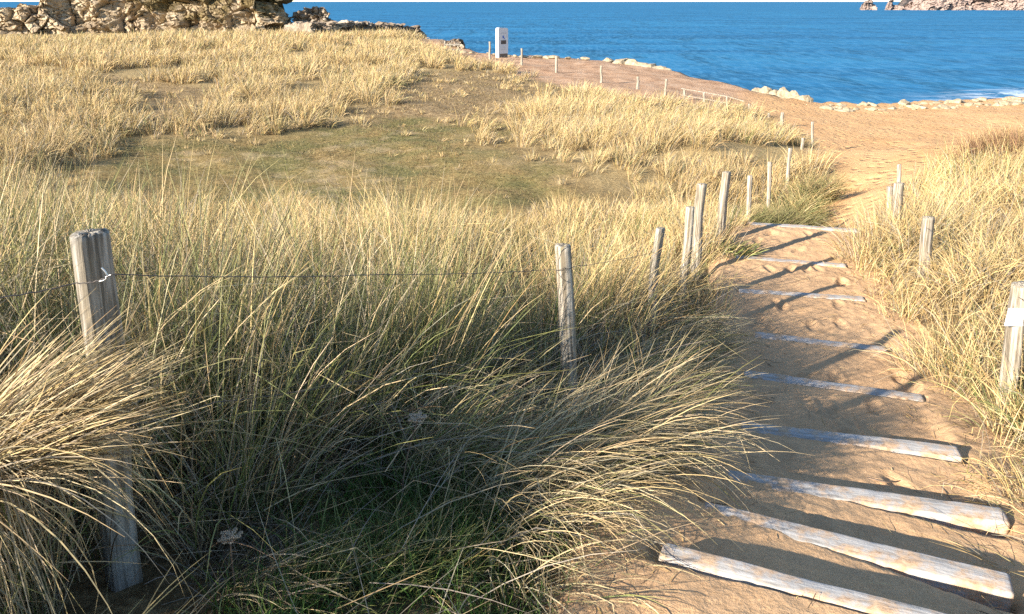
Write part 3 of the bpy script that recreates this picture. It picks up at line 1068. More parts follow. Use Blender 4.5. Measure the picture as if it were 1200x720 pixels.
def cliff(name, pts, depth, mat, label, seed, scrub_from=.0, amp=.5, cell=1.1, nu=260, nv=90, lean=.35, group=None, cat='rock outcrop', scr=1.0, scb=(0, 0, 0, 0, 0)):
    """pts: (px, ytop, ybase, Y) along its front; solid ridge running back by depth"""
    pts = np.array(pts, float)
    F0 = np.array([P(a, b, Y) for a, b, c, Y in pts])
    B0 = np.array([P(a, c, Y) for a, b, c, Y in pts])
    q = np.linspace(0, 1, nu)
    qq = np.concatenate([[0], np.cumsum(np.linalg.norm(np.diff(B0[:, :2], axis=0), axis=1))]); qq /= qq[-1]
    fx = np.stack([np.interp(q, qq, B0[:, k]) for k in range(3)], 1)
    tz = np.interp(q, qq, F0[:, 2])
    tan = np.gradient(fx[:, :2], axis=0)
    k_ = 31
    tp = np.pad(tan, ((k_ // 2, k_ // 2), (0, 0)), 'edge')
    tan = np.stack([np.convolve(tp[:, j], np.ones(k_) / k_, 'valid') for j in (0, 1)], 1)
    tan /= np.linalg.norm(tan, axis=1)[:, None]
    back = np.stack([-tan[:, 1], tan[:, 0]], 1)
    # section: up the front, over the top, down the back
    v = np.linspace(0, 1, nv)
    sec_d = np.interp(v, [0, .5, .58, .8, 1], [0, lean, lean + .12 * depth, depth * .8, depth])
    sec_h = np.interp(v, [0, .5, .58, .8, 1], [-.25, .93, 1.0, .9, -.3])
    hgt = (tz - fx[:, 2])
    X = fx[:, 0][:, None] + back[:, 0][:, None] * sec_d[None]
    Y = fx[:, 1][:, None] + back[:, 1][:, None] * sec_d[None]
    Z = fx[:, 2][:, None] + hgt[:, None] * sec_h[None]
    # close the two ends down
    V = np.stack([X.ravel(), Y.ravel(), Z.ravel()], 1)
    def blocks(Pn, sd, A_, B_, crev, cd):
        d1, d2, idv, fr = worley(Pn, sd)
        h2 = np.mod(idv * 7919.3, 1) - .5; h3 = np.mod(idv * 3571.7, 1) - .5; h4 = np.mod(idv * 1277.9, 1) - .5
        return (idv - .5) * A_ + (h2 * fr[:, 0] * 2 + h3 * fr[:, 2] * 2 + h4 * fr[:, 1]) * B_ - np.exp(-((d2 - d1) / crev) ** 2) * cd
    wob = fbm(V * .35, 4, seed)[:, None]
    disp = blocks(V / (cell * 1.35) * np.array((1, 1, .8)) + wob * .2, seed, amp * 2.4, amp * 2.6, .035, amp * .9)
    disp += blocks(V / (cell * .8) * np.array((1, 1, 1.5)) + wob * .2 + 5, seed + 20, amp * .9, amp * 1.3, .03, amp * .3)
    disp += blocks(V / (cell * .33) * np.array((1, 1, 1.8)) + wob * .2 + 9, seed + 40, amp * .35, amp * .5, .03, amp * .1)
    zz_ = V[:, 2] / (cell * .55) + wob[:, 0] * 2.2 + V[:, 0] / (cell * 9)
    disp += (np.mod(zz_, 1) - .5) * amp * .45
    disp += fbm(V * .8 / cell, 5, seed + 2) * amp * .3
    front = np.interp(v, [0, .5, .62, 1], [1, 1, .35, .3])
    dd = disp.reshape(nu, nv) * front[None]
    X = X - back[:, 0][:, None] * dd
    Y = Y - back[:, 1][:, None] * dd
    Z = Z + disp.reshape(nu, nv) * .35 * np.interp(v, [0, .4, .55, 1], [0, .3, 1, .6])[None]
    V = np.stack([X.ravel(), Y.ravel(), Z.ravel()], 1)
    hn = np.tile(sec_h, nu) * 1.0
    sc = sstep(.62, .9, np.tile(v, nu) * 1.45 + fbm(V * .8, 4, seed + 5) * .6 - scrub_from + np.repeat(np.interp(q, [0, .4, .55, .9, 1], scb), nv)) * scr
    o = np_mesh(name, V, grid_quads(nu, nv)[:, ::-1], mat, None, False, attrs=dict(scrub=sc))
    bm = bmesh.new(); bm.from_mesh(o.data); bmesh.ops.holes_fill(bm, edges=[e for e in bm.edges if e.is_boundary]); bm.to_mesh(o.data); bm.free()
    tag(o, label, cat, group)
    return o


cliff('rock_outcrop', [(-90, 14, 40, 74), (-10, 11, 40, 74), (22, 6, 40, 74), (48, 8, 40, 75), (52, -1, 40, 75), (90, -6, 41, 76), (170, -9, 42, 76), (250, -9, 42, 75), (300, -7, 43, 74), (318, 0, 43, 75), (330, 6, 43, 77), (350, 14, 43, 80)], 9, M_ROCK,
      'long cream rock outcrop with brown scrub on top filling the upper left', 3, -.02, .46, 1.5, 520, 140, .9, scb=(-.25, -.2, .17, .15, .05))
cliff('rock_outcrop', [(340, 20, 34, 79), (352, 12, 34, 78), (368, 10, 34, 77.5), (382, 11, 34, 77.5), (392, 17, 34, 78), (402, 26, 34, 79)], 4, M_ROCKD,
      'small dark rock hump with white edges right of the long outcrop', 8, .35, .35, .9, 140, 70, .5)
cliff('rock_outcrop', [(322, 36, 46, 70), (340, 30, 46, 69), (358, 30, 46, 68), (372, 31, 47, 67.5), (384, 30, 47, 67)], 3, M_ROCK,
      'low yellow rock bench in front of the small dark hump', 12, .35, .25, .8, 120, 60, .6)
cliff('rock_outcrop', [(366, 28, 46, 65), (380, 26, 46, 66.5), (410, 26, 47, 70), (450, 28, 47, 75), (478, 29.5, 47, 79), (490, 30, 47, 80), (497, 33, 47, 81.5), (499, 40, 47, 83)], 3.2, M_ROCKD,
      'low dark shaded rock wall with a pale top running out to the sea', 17, .6, .3, .8, 200, 60, .3)
cliff('rock_outcrop', [(516, 48, 60, 62), (522, 46, 60, 61), (534, 46, 61, 60.5), (543, 50, 62, 60.5), (548, 58, 63, 61)], 2, M_ROCKD,
      'small dark cracked rock at the end of the sandy mound left of the pillar', 23, .8, .22, .6, 90, 50, .3)
p = P(331, 0, 76)
boulder('scrub_bush', (p[0], 76.5, p[2] + .1), (1.3, 1.0, .45), 77, mat_plain('dark_scrub', (.06, .05, .03), .9, .1, 0, .5, 9), 'dark low bush on the summit of the long rock outcrop', 'bush', None, 4)

# far island and its stacks
cliff('rocky_island', [(1058, 9, 11.6, 900), (1062, 6, 11.6, 898), (1074, 0, 11.6, 895), (1090, -4, 11.6, 890), (1115, -6, 11.7, 890), (1135, 0, 11.7, 892), (1150, -5, 11.7, 890), (1200, -9, 11.8, 880), (1300, -12, 11.8, 880), (1420, -4, 11.8, 900)], 120, M_ISLE,
      'long pinkish rocky island on the horizon at the right', 31, .9, 4, 26, 300, 60, 6, None, 'island', .6)
for k, (a, lb) in enumerate([([(1007, 8, 11, 900), (1012, 3.5, 11.2, 895), (1018, 0, 11.3, 892), (1023, 2, 11.3, 895), (1026, 9, 11.3, 900)], 'pointed sea stack standing farthest left of the rocky island'),
                             ([(1036, 9, 11.3, 900), (1040, 2, 11.3, 896), (1044, 0, 11.4, 894), (1047, 5, 11.4, 896), (1056, 7, 11.4, 898), (1058, 10, 11.4, 900)], 'twin-pointed sea stack close to the left end of the rocky island')]):
    cliff('sea_stack', a, 14, M_ISLE, lb, 41 + k, 2, 2.2, 6, 80, 50, 3, None, 'sea stack', 0)


# ------------------------------------------------------------------ grass
STRAW = np.array([(.55, .39, .165), (.45, .31, .125), (.62, .465, .23), (.35, .235, .095), (.50, .375, .18), (.56, .42, .205)])
GREEN = np.array([(.095, .145, .035), (.07, .11, .028), (.145, .185, .055), (.105, .15, .06), (.20, .21, .075)])
LUSH = np.array([(.06, .125, .02), (.09, .17, .035), (.13, .20, .045), (.045, .09, .02)])
GREY = np.array([(.28, .24, .17), (.22, .185, .13), (.35, .30, .22)])
DEAD_SHADE = np.array([(.10, .072, .042), (.15, .11, .065), (.075, .055, .035), (.20, .145, .085)])  # dead-leaf browns, kept dark to paint shade between the blades


PALE = np.array([(.56, .43, .23), (.46, .35, .185), (.62, .50, .29), (.38, .28, .145), (.52, .42, .25)])


def pick(pal, n):
    c = pal[rng.integers(0, len(pal), n)] * rng.uniform(.8, 1.2, (n, 1))
    return c * rng.uniform(.94, 1.06, (n, 3))


def blade_arrays(root, L, phi, th0, dth, w, col, S=4, pw=1.3, dphi=None, tipcol=None):
    n = len(root)
    t = np.linspace(0, 1, S + 1)
    tm = (t[:-1] + t[1:]) / 2
    if dphi is None: dphi = rng.normal(0, .25, n)
    tk = rng.uniform(.3, .85, n)
    ka = np.where(rng.random(n) < .17, rng.uniform(.5, 1.7, n), 0.0)
    th = th0[:, None] + dth[:, None] * tm[None] ** pw + ka[:, None] * (tm[None] > tk[:, None])
    ph = phi[:, None] + dphi[:, None] * tm[None]
    st = np.stack([np.sin(th) * np.cos(ph), np.sin(th) * np.sin(ph), np.cos(th)], -1) * (L / S)[:, None, None]
    C = np.concatenate([np.zeros((n, 1, 3)), np.cumsum(st, 1)], 1) + root[:, None]
    the = th0[:, None] + dth[:, None] * t[None] ** pw + ka[:, None] * (t[None] > tk[:, None])
    phe = phi[:, None] + dphi[:, None] * t[None]
    be = rng.uniform(0, PI, n)[:, None]
    side = np.stack([-np.sin(phe) * np.cos(be) + np.cos(the) * np.cos(phe) * np.sin(be), np.cos(phe) * np.cos(be) + np.cos(the) * np.sin(phe) * np.sin(be), -np.sin(the) * np.sin(be)], -1)
    wt = np.interp(t, [0, .5, .85, 1], [.85, 1, .6, .12])
    hw = (w[:, None] * wt[None] * .5)[..., None]
    V = np.stack([C - side * hw, C + side * hw], 2).reshape(-1, 3)      # n,(S+1),2
    b = (np.arange(n) * (S + 1) * 2)[:, None] + (np.arange(S) * 2)[None]
    Q = np.stack([b, b + 1, b + 3, b + 2], -1).reshape(-1, 4)
    tc = (col * 1.0 if tipcol is None else tipcol)
    cc = col[:, None] * (1 - t[None, :, None] ** 1.5) + tc[:, None] * t[None, :, None] ** 1.5
    cc = np.repeat(cc, 2, axis=1).reshape(-1, 3)
    return V, Q, cc


def build_blades(name, parts, parent=None, origin=(0, 0, 0)):
    Vs, Qs, Cs, k = [], [], [], 0
    for V, Q, c in parts:
        Vs.append(V - np.array(origin)); Qs.append(Q + k); Cs.append(c); k += len(V)
    return np_mesh(name, np.concatenate(Vs), np.concatenate(Qs), M_GRASS, parent, True, np.concatenate(Cs))


def grass_ok(x, y, margin=0.0):
    "0..1 chance that dune grass grows here"
    mk = ground_masks(x, y)
    s, l = path_sl(x, y)
    nearpath = (np.abs(l) < np.where(l > 0, np.where(s < 5.2, .80, .57), .66)) & (s < CUM[-1] - .3)
    g = (1 - sstep(.25, .6, mk['sand'])) * (1 - sstep(.2, .75, mk['earth'])) * (1 - .97 * sstep(.25, .95, mk['turf'])) * (1 - .72 * sstep(.2, .9, mk['dry'])) * (1 - mk['rock'])
    c = poly_sd(COAST, x, y)
    g *= sstep(.5, 3, c)
    return np.where(nearpath, 0, g)


FENCE = np.array([(-4.0, -2.0), (-1.1, 2), (.27, 3.9), (1.18, 6), (1.65, 7.1), (2.1, 8.2), (2.6, 9.6)])


def fence_sd(x, y):
    "positive on the dune side of the left fence, negative on the stairs' side"
    d = np.full(x.shape, 1e9); sg = np.ones(x.shape)
    for a, b in zip(FENCE[:-1], FENCE[1:]):
        e = b - a
        t = np.clip(((x - a[0]) * e[0] + (y - a[1]) * e[1]) / (e @ e), 0, 1)
        q = np.hypot(x - a[0] - e[0] * t, y - a[1] - e[1] * t)
        s_ = np.sign(e[0] * (y - a[1]) - e[1] * (x - a[0]))
        m = q < d
        d = np.where(m, q, d); sg = np.where(m, s_, sg)
    return d * sg


def wedge(n, r0, r1, a0, a1):
    a = np.radians(rng.uniform(a0, a1, n))
    r = np.sqrt(rng.uniform(r0 ** 2, r1 ** 2, n))
    return np.sin(a) * r, np.cos(a) * r


def scatter(area, tufts, per, r0, r1, a0, a1, prm):
    n = int(area * tufts)
    x, y = wedge(n, r0, r1, a0, a1)
    ok = rng.random(n) < grass_ok(x, y)
    keep = np.hypot(x, y) > prm.get('clear', 0)
    x, y = x[ok & keep], y[ok & keep]
    # bare gaps
    gap = fbm2(x, y, prm.get('gs', .5), 3, 77)
    k2 = gap > prm.get('gap', -.28)
    x, y = x[k2], y[k2]
    mk_ = ground_masks(x, y)
    hs = 1 - .68 * sstep(.05, .75, np.maximum(mk_['turf'], mk_['dry']))
    if prm.get('fence'):
        f = fence_sd(x, y)
        k3 = ~((x / np.maximum(y, .1) > -.86) & (x / np.maximum(y, .1) < -.40) & (y > .5) & (y < 2.08)) & ~((f < .05) & (y < 2.75)) & ~((f < .05) & (rng.random(len(x)) < .35))
        hs = hs * np.where(f < 0, .55, 1.0)
        x, y, hs = x[k3], y[k3], hs[k3]
    M = len(x)
    big = np.clip(1 + .75 * fbm2(x, y, prm.get('gs', .5) * 1.3, 2, 78) + rng.normal(0, .16, M), .45, 1.7)
    big = big * hs
    cnt = np.maximum(3, (per * big).astype(int))
    idx = np.repeat(np.arange(M), cnt)
    N = len(idx)
    tr = prm['R'] * np.sqrt(rng.random(N)) * big[idx]
    ta = rng.uniform(0, 2 * PI, N)
    rx, ry = x[idx] + np.cos(ta) * tr, y[idx] + np.sin(ta) * tr
    rz = ground_z(rx, ry) - .015
    L = prm['L'] * big[idx] * rng.uniform(.45, 1.15, N)
    # lean: outward from the tuft, plus wind
    out = tr / (prm['R'] * big[idx])
    wx, wy = prm.get('wind', (.35, .12))
    tl_ = rng.uniform(0, 2 * PI, M)[idx]
    lx = np.cos(ta) * out * .8 + wx + prm.get('tl', .4) * np.cos(tl_) + rng.normal(0, prm.get('mess', .25), N)
    ly = np.sin(ta) * out * .8 + wy + prm.get('tl', .4) * np.sin(tl_) + rng.normal(0, prm.get('mess', .25), N)
    phi = np.arctan2(ly, lx)
    lean = np.hypot(lx, ly)
    th0 = np.clip(lean * prm.get('lean', .30), 0, .9)
    dth = prm.get('droop', .7) * (.35 + lean * .7) * rng.uniform(.2, 1.5, N)
    dist = np.sqrt(rx ** 2 + ry ** 2 + 4)
    w = np.maximum(prm['w'] * rng.uniform(.6, 1.3, N), prm.get('pxw', .6) * dist / 773)
    gfrac = np.clip(prm['green'] + .9 * fbm2(x, y, .45, 3, 91) * prm.get('gvar', .5), 0.02, .95)[idx]
    isg = rng.random(N) < gfrac
    isgrey = rng.random(N) < prm.get('grey', .15)
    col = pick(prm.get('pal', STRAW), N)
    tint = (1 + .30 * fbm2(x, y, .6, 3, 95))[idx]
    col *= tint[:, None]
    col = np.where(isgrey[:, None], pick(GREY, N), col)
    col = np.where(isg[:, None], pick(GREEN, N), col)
    isd = rng.random(N) < prm.get('dead', .28)  # short dark dead blades, colour standing in for shade low in the tufts
    col = np.where(isd[:, None], pick(DEAD_SHADE, N), col)
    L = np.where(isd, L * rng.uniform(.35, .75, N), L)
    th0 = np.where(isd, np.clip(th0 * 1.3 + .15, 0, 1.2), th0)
    tip = np.where(isg[:, None], col * .7 + .3 * pick(STRAW, N), col * 1.05)
    tip = np.where(isd[:, None], col * 1.1, tip)
    return blade_arrays(np.stack([rx, ry, rz], 1), L, phi, th0, dth, w, col, prm.get('S', 4), prm.get('pw', 1.4), None, tip)


def A(r0, r1, a0, a1):
    return math.radians(a1 - a0) / 2 * (r1 ** 2 - r0 ** 2)


def zone(tufts, per, r0, r1, a0, a1, **prm):
    return scatter(A(r0, r1, a0, a1), tufts, per, r0, r1, a0, a1, prm)


# --- bank left of the stairs
parts = [
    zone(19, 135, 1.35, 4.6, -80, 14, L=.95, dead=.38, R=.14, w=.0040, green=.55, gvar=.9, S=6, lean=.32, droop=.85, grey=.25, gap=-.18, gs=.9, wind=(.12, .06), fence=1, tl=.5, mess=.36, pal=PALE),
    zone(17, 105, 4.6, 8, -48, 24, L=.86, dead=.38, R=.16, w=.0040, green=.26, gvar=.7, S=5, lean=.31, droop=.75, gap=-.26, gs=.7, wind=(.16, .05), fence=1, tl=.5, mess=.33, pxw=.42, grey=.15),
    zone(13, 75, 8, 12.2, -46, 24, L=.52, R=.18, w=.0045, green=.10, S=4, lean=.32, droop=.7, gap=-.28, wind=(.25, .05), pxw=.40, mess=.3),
    zone(14, 90, 1.7, 5, -130, -80, L=1.0, R=.15, w=.006, green=.4, S=4, gap=-.4, clear=1.8, fence=1),  # unseen grass left of and behind the camera, added to cast shade
]
# low matted growth on the stairs' side of the fence
n = 16000
x, y = rng.uniform(-1.7, .75, n), rng.uniform(1.1, 3.2, n)
s_, l_ = path_sl(x, y)
k = (fence_sd(x, y) < .25) & (np.abs(l_) > .72) & (fbm2(x, y, 2.2, 3, 66) > -.22) & ~((x / y > -.84) & (x / y < -.50) & (y < 2.02) & (y > 1.5))
x, y = x[k], y[k]
N = len(x)
lush = fbm2(x, y, 1.1, 3, 67) > -.02
c = np.where(lush[:, None], np.where((rng.random(N) < .7)[:, None], pick(LUSH, N), pick(GREEN, N)), np.where((rng.random(N) < .5)[:, None], pick(DEAD_SHADE, N), pick(GREY, N)))
parts.append(blade_arrays(np.stack([x, y, ground_z(x, y) - .01], 1), rng.uniform(.07, .26, N), rng.uniform(0, 2 * PI, N), np.where(lush, rng.uniform(.05, .7, N), rng.uniform(.5, 1.4, N)), rng.uniform(.1, .9, N), rng.uniform(.0025, .0042, N), c, 4))
# fallen stems lying crosswise through the tangle
n = 6500
x, y = wedge(n, 1.4, 6.5, -60, 20)
k = (fence_sd(x, y) > np.where(y < 2.7, -.95, -.55)) & ~((x / y > -.84) & (x / y < -.42) & (y < 2.08)) & (rng.random(n) < grass_ok(x, y)) & ~((fence_sd(x, y) < .12) & (y < 2.6) & ((x < -.8 * y * .55) | (rng.random(n) < .55)))
x, y = x[k], y[k]
N = len(x)
z = ground_z(x, y) + rng.uniform(0, .30, N) ** 1.3
parts.append(blade_arrays(np.stack([x, y, z], 1), rng.uniform(.25, .75, N), rng.normal(.2, 1.0, N), rng.uniform(.9, 1.5, N), rng.uniform(-.1, .5, N), rng.uniform(.0025, .0045, N),
                          np.where((rng.random(N) < .45)[:, None], pick(PALE, N), pick(GREY, N)), 4))
build_blades('marram_grass', parts)
o = bpy.data.objects['marram_grass']
tag(o, 'tall tangled dune grass on the bank left of the stairs, green in shade and straw in sun', 'grass', None, 'stuff')

# --- bank right of the stairs
parts = [
    zone(18, 100, 1.6, 5.2, 20, 75, L=.40, R=.12, w=.0038, green=.16, gvar=.5, S=5, lean=.45, droop=1.1, grey=.2, dead=.38, gap=-.24, gs=.9, wind=(-.12, -.15), tl=.6, mess=.45),
    zone(18, 85, 5.2, 9.5, 21, 50, L=.46, R=.13, w=.0038, green=.10, S=4, lean=.42, droop=1.0, grey=.2, dead=.38, gap=-.24, gs=.8, wind=(-.1, -.1), tl=.6, mess=.42, pxw=.4),
    zone(14, 75, 9.5, 15, 22, 48, L=.54, R=.16, w=.0045, green=.06, S=4, lean=.4, droop=.8, grey=.2, dead=.38, gap=-.24, wind=(.05, .0), tl=.5, mess=.35, pxw=.38),
    zone(8, 70, 15, 30, 22, 48, L=.58, R=.2, w=.005, green=.04, S=3, lean=.36, droop=.75, gap=-.26, gs=.4, wind=(.2, .0), pxw=.36),
]
o = build_blades('dune_grass', parts)
tag(o, 'dry straw-coloured dune grass covering the bank right of the stairs', 'grass', None, 'stuff')

# --- round the hollow and out to the rocks
parts = [
    zone(6, 95, 12.2, 20, -48, 24, L=.46, R=.22, w=.005, green=.07, gvar=.3, S=3, lean=.34, droop=.75, gap=-.26, gs=.45, wind=(.32, .05), pxw=.28, grey=.2, tl=.5),
    zone(5.5, 95, 20, 30, -48, 24, L=.58, R=.26, w=.005, green=.05, gvar=.3, S=4, lean=.38, droop=.9, gap=-.22, gs=.35, wind=(.35, .05), pxw=.28, grey=.2, tl=.45),
    zone(3.4, 76, 30, 46, -46, 24, L=.64, R=.34, w=.006, green=.04, gvar=.2, S=4, lean=.40, droop=.9, gap=-.20, gs=.24, wind=(.4, .05), pxw=.28, grey=.18),
    zone(1.9, 64, 46, 74, -44, 8, L=.64, R=.46, w=.006, green=.04, gvar=.2, S=4, lean=.40, droop=.9, gap=-.20, gs=.17, wind=(.4, .05), pxw=.28, grey=.15),
]
o = build_blades('hollow_grass', parts)
tag(o, 'pale wind-combed dune grass round the mossy hollow and out to the rocks', 'grass', None, 'stuff')

# --- short turf of the hollow
n = 150000
x, y = wedge(n, 9, 46, -42, 16)
mk = ground_masks(x, y)
k = (rng.random(n) < np.maximum(mk['turf'], mk['dry'] * .7) * (1 - mk['earth']) * sstep(-.35, .2, fbm2(x, y, 1.1, 3, 55)))
x, y = x[k], y[k]
N = len(x)
gr = (fbm2(x, y, .4, 3, 56) > .0) & (mk['turf'][k] > .5)
col = np.where(gr[:, None], pick(np.array([(.10, .10, .033), (.15, .135, .05), (.20, .165, .07)]), N), pick(np.array([(.14, .10, .04), (.21, .15, .065), (.30, .22, .10)]), N))
dist = np.hypot(x, y)
pt = blade_arrays(np.stack([x, y, ground_z(x, y) - .005], 1), rng.uniform(.03, .12, N), rng.uniform(0, 2 * PI, N), rng.uniform(.2, 1.2, N), rng.uniform(0, .8, N), np.maximum(.005, .38 * dist / 773), col, 2)
o = build_blades('short_turf', [pt])
tag(o, 'short mossy brown-green turf carpeting the hollow', 'turf', None, 'stuff')


# ------------------------------------------------------------------ single tussocks that stand out
def tussock(name, cx_, cy_, n, Rr, L, phi0, spread, th, droop, w, pal, label, cat='grass tussock', group=None, S=8, pw=1.2, zoff=-.02, stretch=(1, 1), lvar=(.55, 1.15)):
    z0 = gz1(cx_, cy_)
    a = rng.uniform(0, 2 * PI, n); rr_ = Rr * np.sqrt(rng.random(n))
    rx, ry = cx_ + np.cos(a) * rr_ * stretch[0], cy_ + np.sin(a) * rr_ * stretch[1]
    rz = ground_z(rx, ry) + zoff
    phi = phi0 + rng.normal(0, spread, n)
    th0 = np.clip(rng.normal(th, .16, n), 0.02, 1.4)
    dth = droop * rng.uniform(.5, 1.3, n)
    cols = np.concatenate([pick(p_, n)[None] for p_, _ in pal])
    pr = np.array([q for _, q in pal]); pr = pr / pr.sum()
    sel = rng.choice(len(pal), n, p=pr)
    col = cols[sel, np.arange(n)]
    pt = blade_arrays(np.stack([rx, ry, rz], 1), L * rng.uniform(*lvar, n), phi, th0, dth, w * rng.uniform(.6, 1.3, n), col, S, pw, rng.normal(0, .3, n), col * .6 + .4 * pick(STRAW, n))
    o = build_blades(name, [pt], None, (cx_, cy_, z0))
    o.location = (cx_, cy_, z0)
    return tag(o, label, cat, group)


GT = 'straw tussocks drooping to the stairs'
ST = [(PALE, 7), (GREY, 2), (GREEN, 1.2), (DEAD_SHADE, 1.2)]
# sheaf leaning over the near post
tussock('bent_grass_sheaf', -1.42, 1.72, 1300, .12, .56, R(8), .21, .84, .42, .0030, [(PALE, 5), (GREY, 3), (DEAD_SHADE, 2), (STRAW, 1)], 'big straw sheaf bent rightwards across the thick foreground post', zoff=.52, pw=1.2)
tussock('bent_grass_sheaf', -1.46, 1.70, 1700, .15, .70, R(-130), .9, .75, 2.1, .0030, [(PALE, 5), (GREY, 3), (DEAD_SHADE, 2)], 'straw sheaf hanging over and down left of the thick foreground post', zoff=.50, pw=1.0)
tussock('bent_grass_sheaf', -.88, 1.98, 110, .10, .42, R(-28), .4, .8, .7, .0030, [(PALE, 4), (GREY, 3), (DEAD_SHADE, 2)], 'thin dry stems fanning to the right from the foot of the thick foreground post')
tussock('upright_stems', -1.46, 1.76, 700, .13, .75, R(180), 1.5, .16, .2, .0034, ST, 'upright dry stems rising into the bent straw at the left edge', pw=1.0)
tussock('bent_grass_sheaf', -1.12, 1.30, 300, .14, .50, R(0), .5, .75, 1.0, .0034, [(STRAW, 5), (GREY, 3), (GREEN, 1)], 'straw sheaf sprawling along the bottom edge beneath the thick foreground post')
for k, (cx_, cy_, lb) in enumerate([(-2.35, 3.1, 'tall grey-green clump of upright blades left of the foreground post'), (-2.9, 4.3, 'tall upright clump further back at the left edge of view'), (-1.35, 3.0, 'tall green clump rising directly behind the foreground post'), (-.55, 3.6, 'tall green-grey clump right of the foreground post behind the wire')]):
    tussock('tall_grass_clump', cx_, cy_, 420, .28, 1.18, R(10), 1.3, .16, .42, .0042, [(GREEN, 5), (GREY, 2), (STRAW, 3)], lb, 'grass tussock', 'tall clumps behind the left fence', S=7)
# tussocks falling toward the stairs
for k, (cx_, cy_, n_, L_, ph, lb) in enumerate([
        (.02, 2.62, 420, .80, -8, 'lowest sunlit straw tussock sweeping right onto the nearest steps'),
        (.22, 3.02, 420, .82, 2, 'sunlit straw tussock arching right above the lowest one'),
        (.50, 3.30, 380, .80, -12, 'straw tussock falling over the left ends of the third and fourth steps'),
        (.10, 2.25, 240, .52, -50, 'short straw tussock hanging toward the bottom edge left of the nearest step'),
        (.80, 4.1, 380, .66, -5, 'large mixed tussock overhanging the left end of the fifth step'),
        (-.35, 2.9, 300, .85, 5, 'long-bladed tussock lying flat to the right in the middle of the shaded bank'),
        (1.15, 4.9, 340, .60, -8, 'tussock spilling over the left end of the sixth step'),
        (1.5, 5.9, 300, .55, -10, 'tussock spilling over the left end of the seventh step')]):
    tussock('drooping_tussock', cx_, cy_, int(n_ * 1.5), .24, L_ * (.95 if k in (1, 2, 5) else .88), R(ph), .75, .55, 1.35, .0036, ST if k < 4 else [(PALE, 5), (GREEN, 4), (GREY, 1.5), (DEAD_SHADE, 1.5)], lb, 'grass tussock', GT)
# green clump and big tussock beside the passage, colours darkened as painted shade
c1 = P(918, 250, 12.6)
for k, (px, Y, n_, L_, pal, lb) in enumerate([
        (898, 12.3, 1900, .70, [(LUSH * .5, 4), (GREEN * .6, 3), (DEAD_SHADE, 1)], 'dark green clump at the brink of the stairs below the slim stakes'),
        (926, 13.0, 1900, .72, [(LUSH * .5, 3), (GREEN * .65, 4), (DEAD_SHADE, 1)], 'green clump touching the sandy passage right of the darkest one'),
        (956, 16.3, 1100, .82, [(GREEN * .75, 5), (STRAW, 2.5), (DEAD_SHADE, 1.5)], 'big rounded tussock bulging into the sandy passage with darker tips'),
        (938, 14.8, 900, .76, [(GREEN * .7, 5), (STRAW, 2), (LUSH * .7, 1)], 'large straw and green tussock left of the bulging one')]):
    xx = (px - 600) / F * Y / .99
    tussock('passage_tussock', xx, Y, n_, .46, L_, R(20), 1.5, .34, .95, .0085, pal, lb, 'grass tussock', 'green tussocks by the sandy passage', S=5)
# leafy plant by the post pair
xx = (858 - 600) / F * 9.0 / .96
tussock('leafy_plant', xx, 9.0, 300, .22, .38, R(-20), 1.6, .5, .9, .016, [(LUSH, 5), (GREEN, 2)], 'small bright green leafy plant at the foot of the stout leaning post', 'plant', None, S=4)
# lush green patches in the shade at the bottom
for k, (px, py, n_, lb) in enumerate([(490, 660, 700, 'fresh bright green grass patch at the bottom edge left of the nearest step'), (375, 510, 300, 'green grass patch deep in the shade of the bank'), (400, 690, 380, 'dark green grass patch at the bottom edge right of the foreground post'), (575, 600, 240, 'green grass tuft under the lowest straw tussock')]):
    X_, Y_ = hit(px, py)
    tussock('green_grass_patch', X_, Y_, n_, .2, .26, R(-30), 1.5, .5, .8, .0042, [(LUSH, 6), (GREEN, 2), (STRAW, .6)], lb, 'grass', None, S=4)
# reddish heath on the right bank
for k, (px, Y, lb) in enumerate([(1160, 15.5, 'reddish-brown heath bush on the right bank'), (1192, 15.0, 'larger reddish-brown heath bush at the right edge of view')]):
    xx = (px - 600) / F * Y / .99
    tussock('heath_bush', xx, Y, 2200, .6, .85, R(0), 2, .35, .4, .010, [(np.array([(.13, .045, .035), (.18, .075, .055), (.09, .035, .028)]), 5), (STRAW, 1)], lb, 'bush', None, S=3)


# dried umbels
def umbel(px, py, Y, lean, label):
    top = P(px, py, Y)
    g = gz1(top[0] - lean, Y)
    o = empty('dried_umbel', (top[0] - lean, Y, g), label, 'dried flower')
    l0 = np.array((top[0] - lean, Y, g))
    hgt = top[2] - g
    st = [np.array((lean * q ** 2, 0, hgt * q)) for q in np.linspace(0, 1, 10)]
    tubes('stem', [(st, np.linspace(.0032, .002, 10))], M_TWIG, o)
    e = st[-1]
    l_ = []
    bm = bmesh.new()
    for k in range(17):
        a = k * 2.4
        q = .034 * math.sqrt((k + .5) / 17)
        tip = e + np.array((math.cos(a) * q, math.sin(a) * q, .022 - .25 * q + .004 * math.sin(k * 3)))
        l_.append(([e, (e + tip) / 2 + np.array((0, 0, -.004)), tip], .0011))
        for j in range(5):
            b = j * 1.26 + k
            r_ = bmesh.ops.create_icosphere(bm, subdivisions=1, radius=.0034)
            bmesh.ops.translate(bm, vec=tip + np.array((math.cos(b) * .005, math.sin(b) * .005, .003)), verts=r_['verts'])
    h = tubes('flower_head', l_, M_UMBEL, o, 5)
    bm_obj('seed_cluster', bm, M_UMBEL, h)


umbel(270, 634, 1.93, .01, 'dried brown umbel flower on a thin stalk right of the foreground post')
umbel(489, 494, 2.5, .08, 'dried umbel flower head on a bent stalk in the middle of the shaded bank')

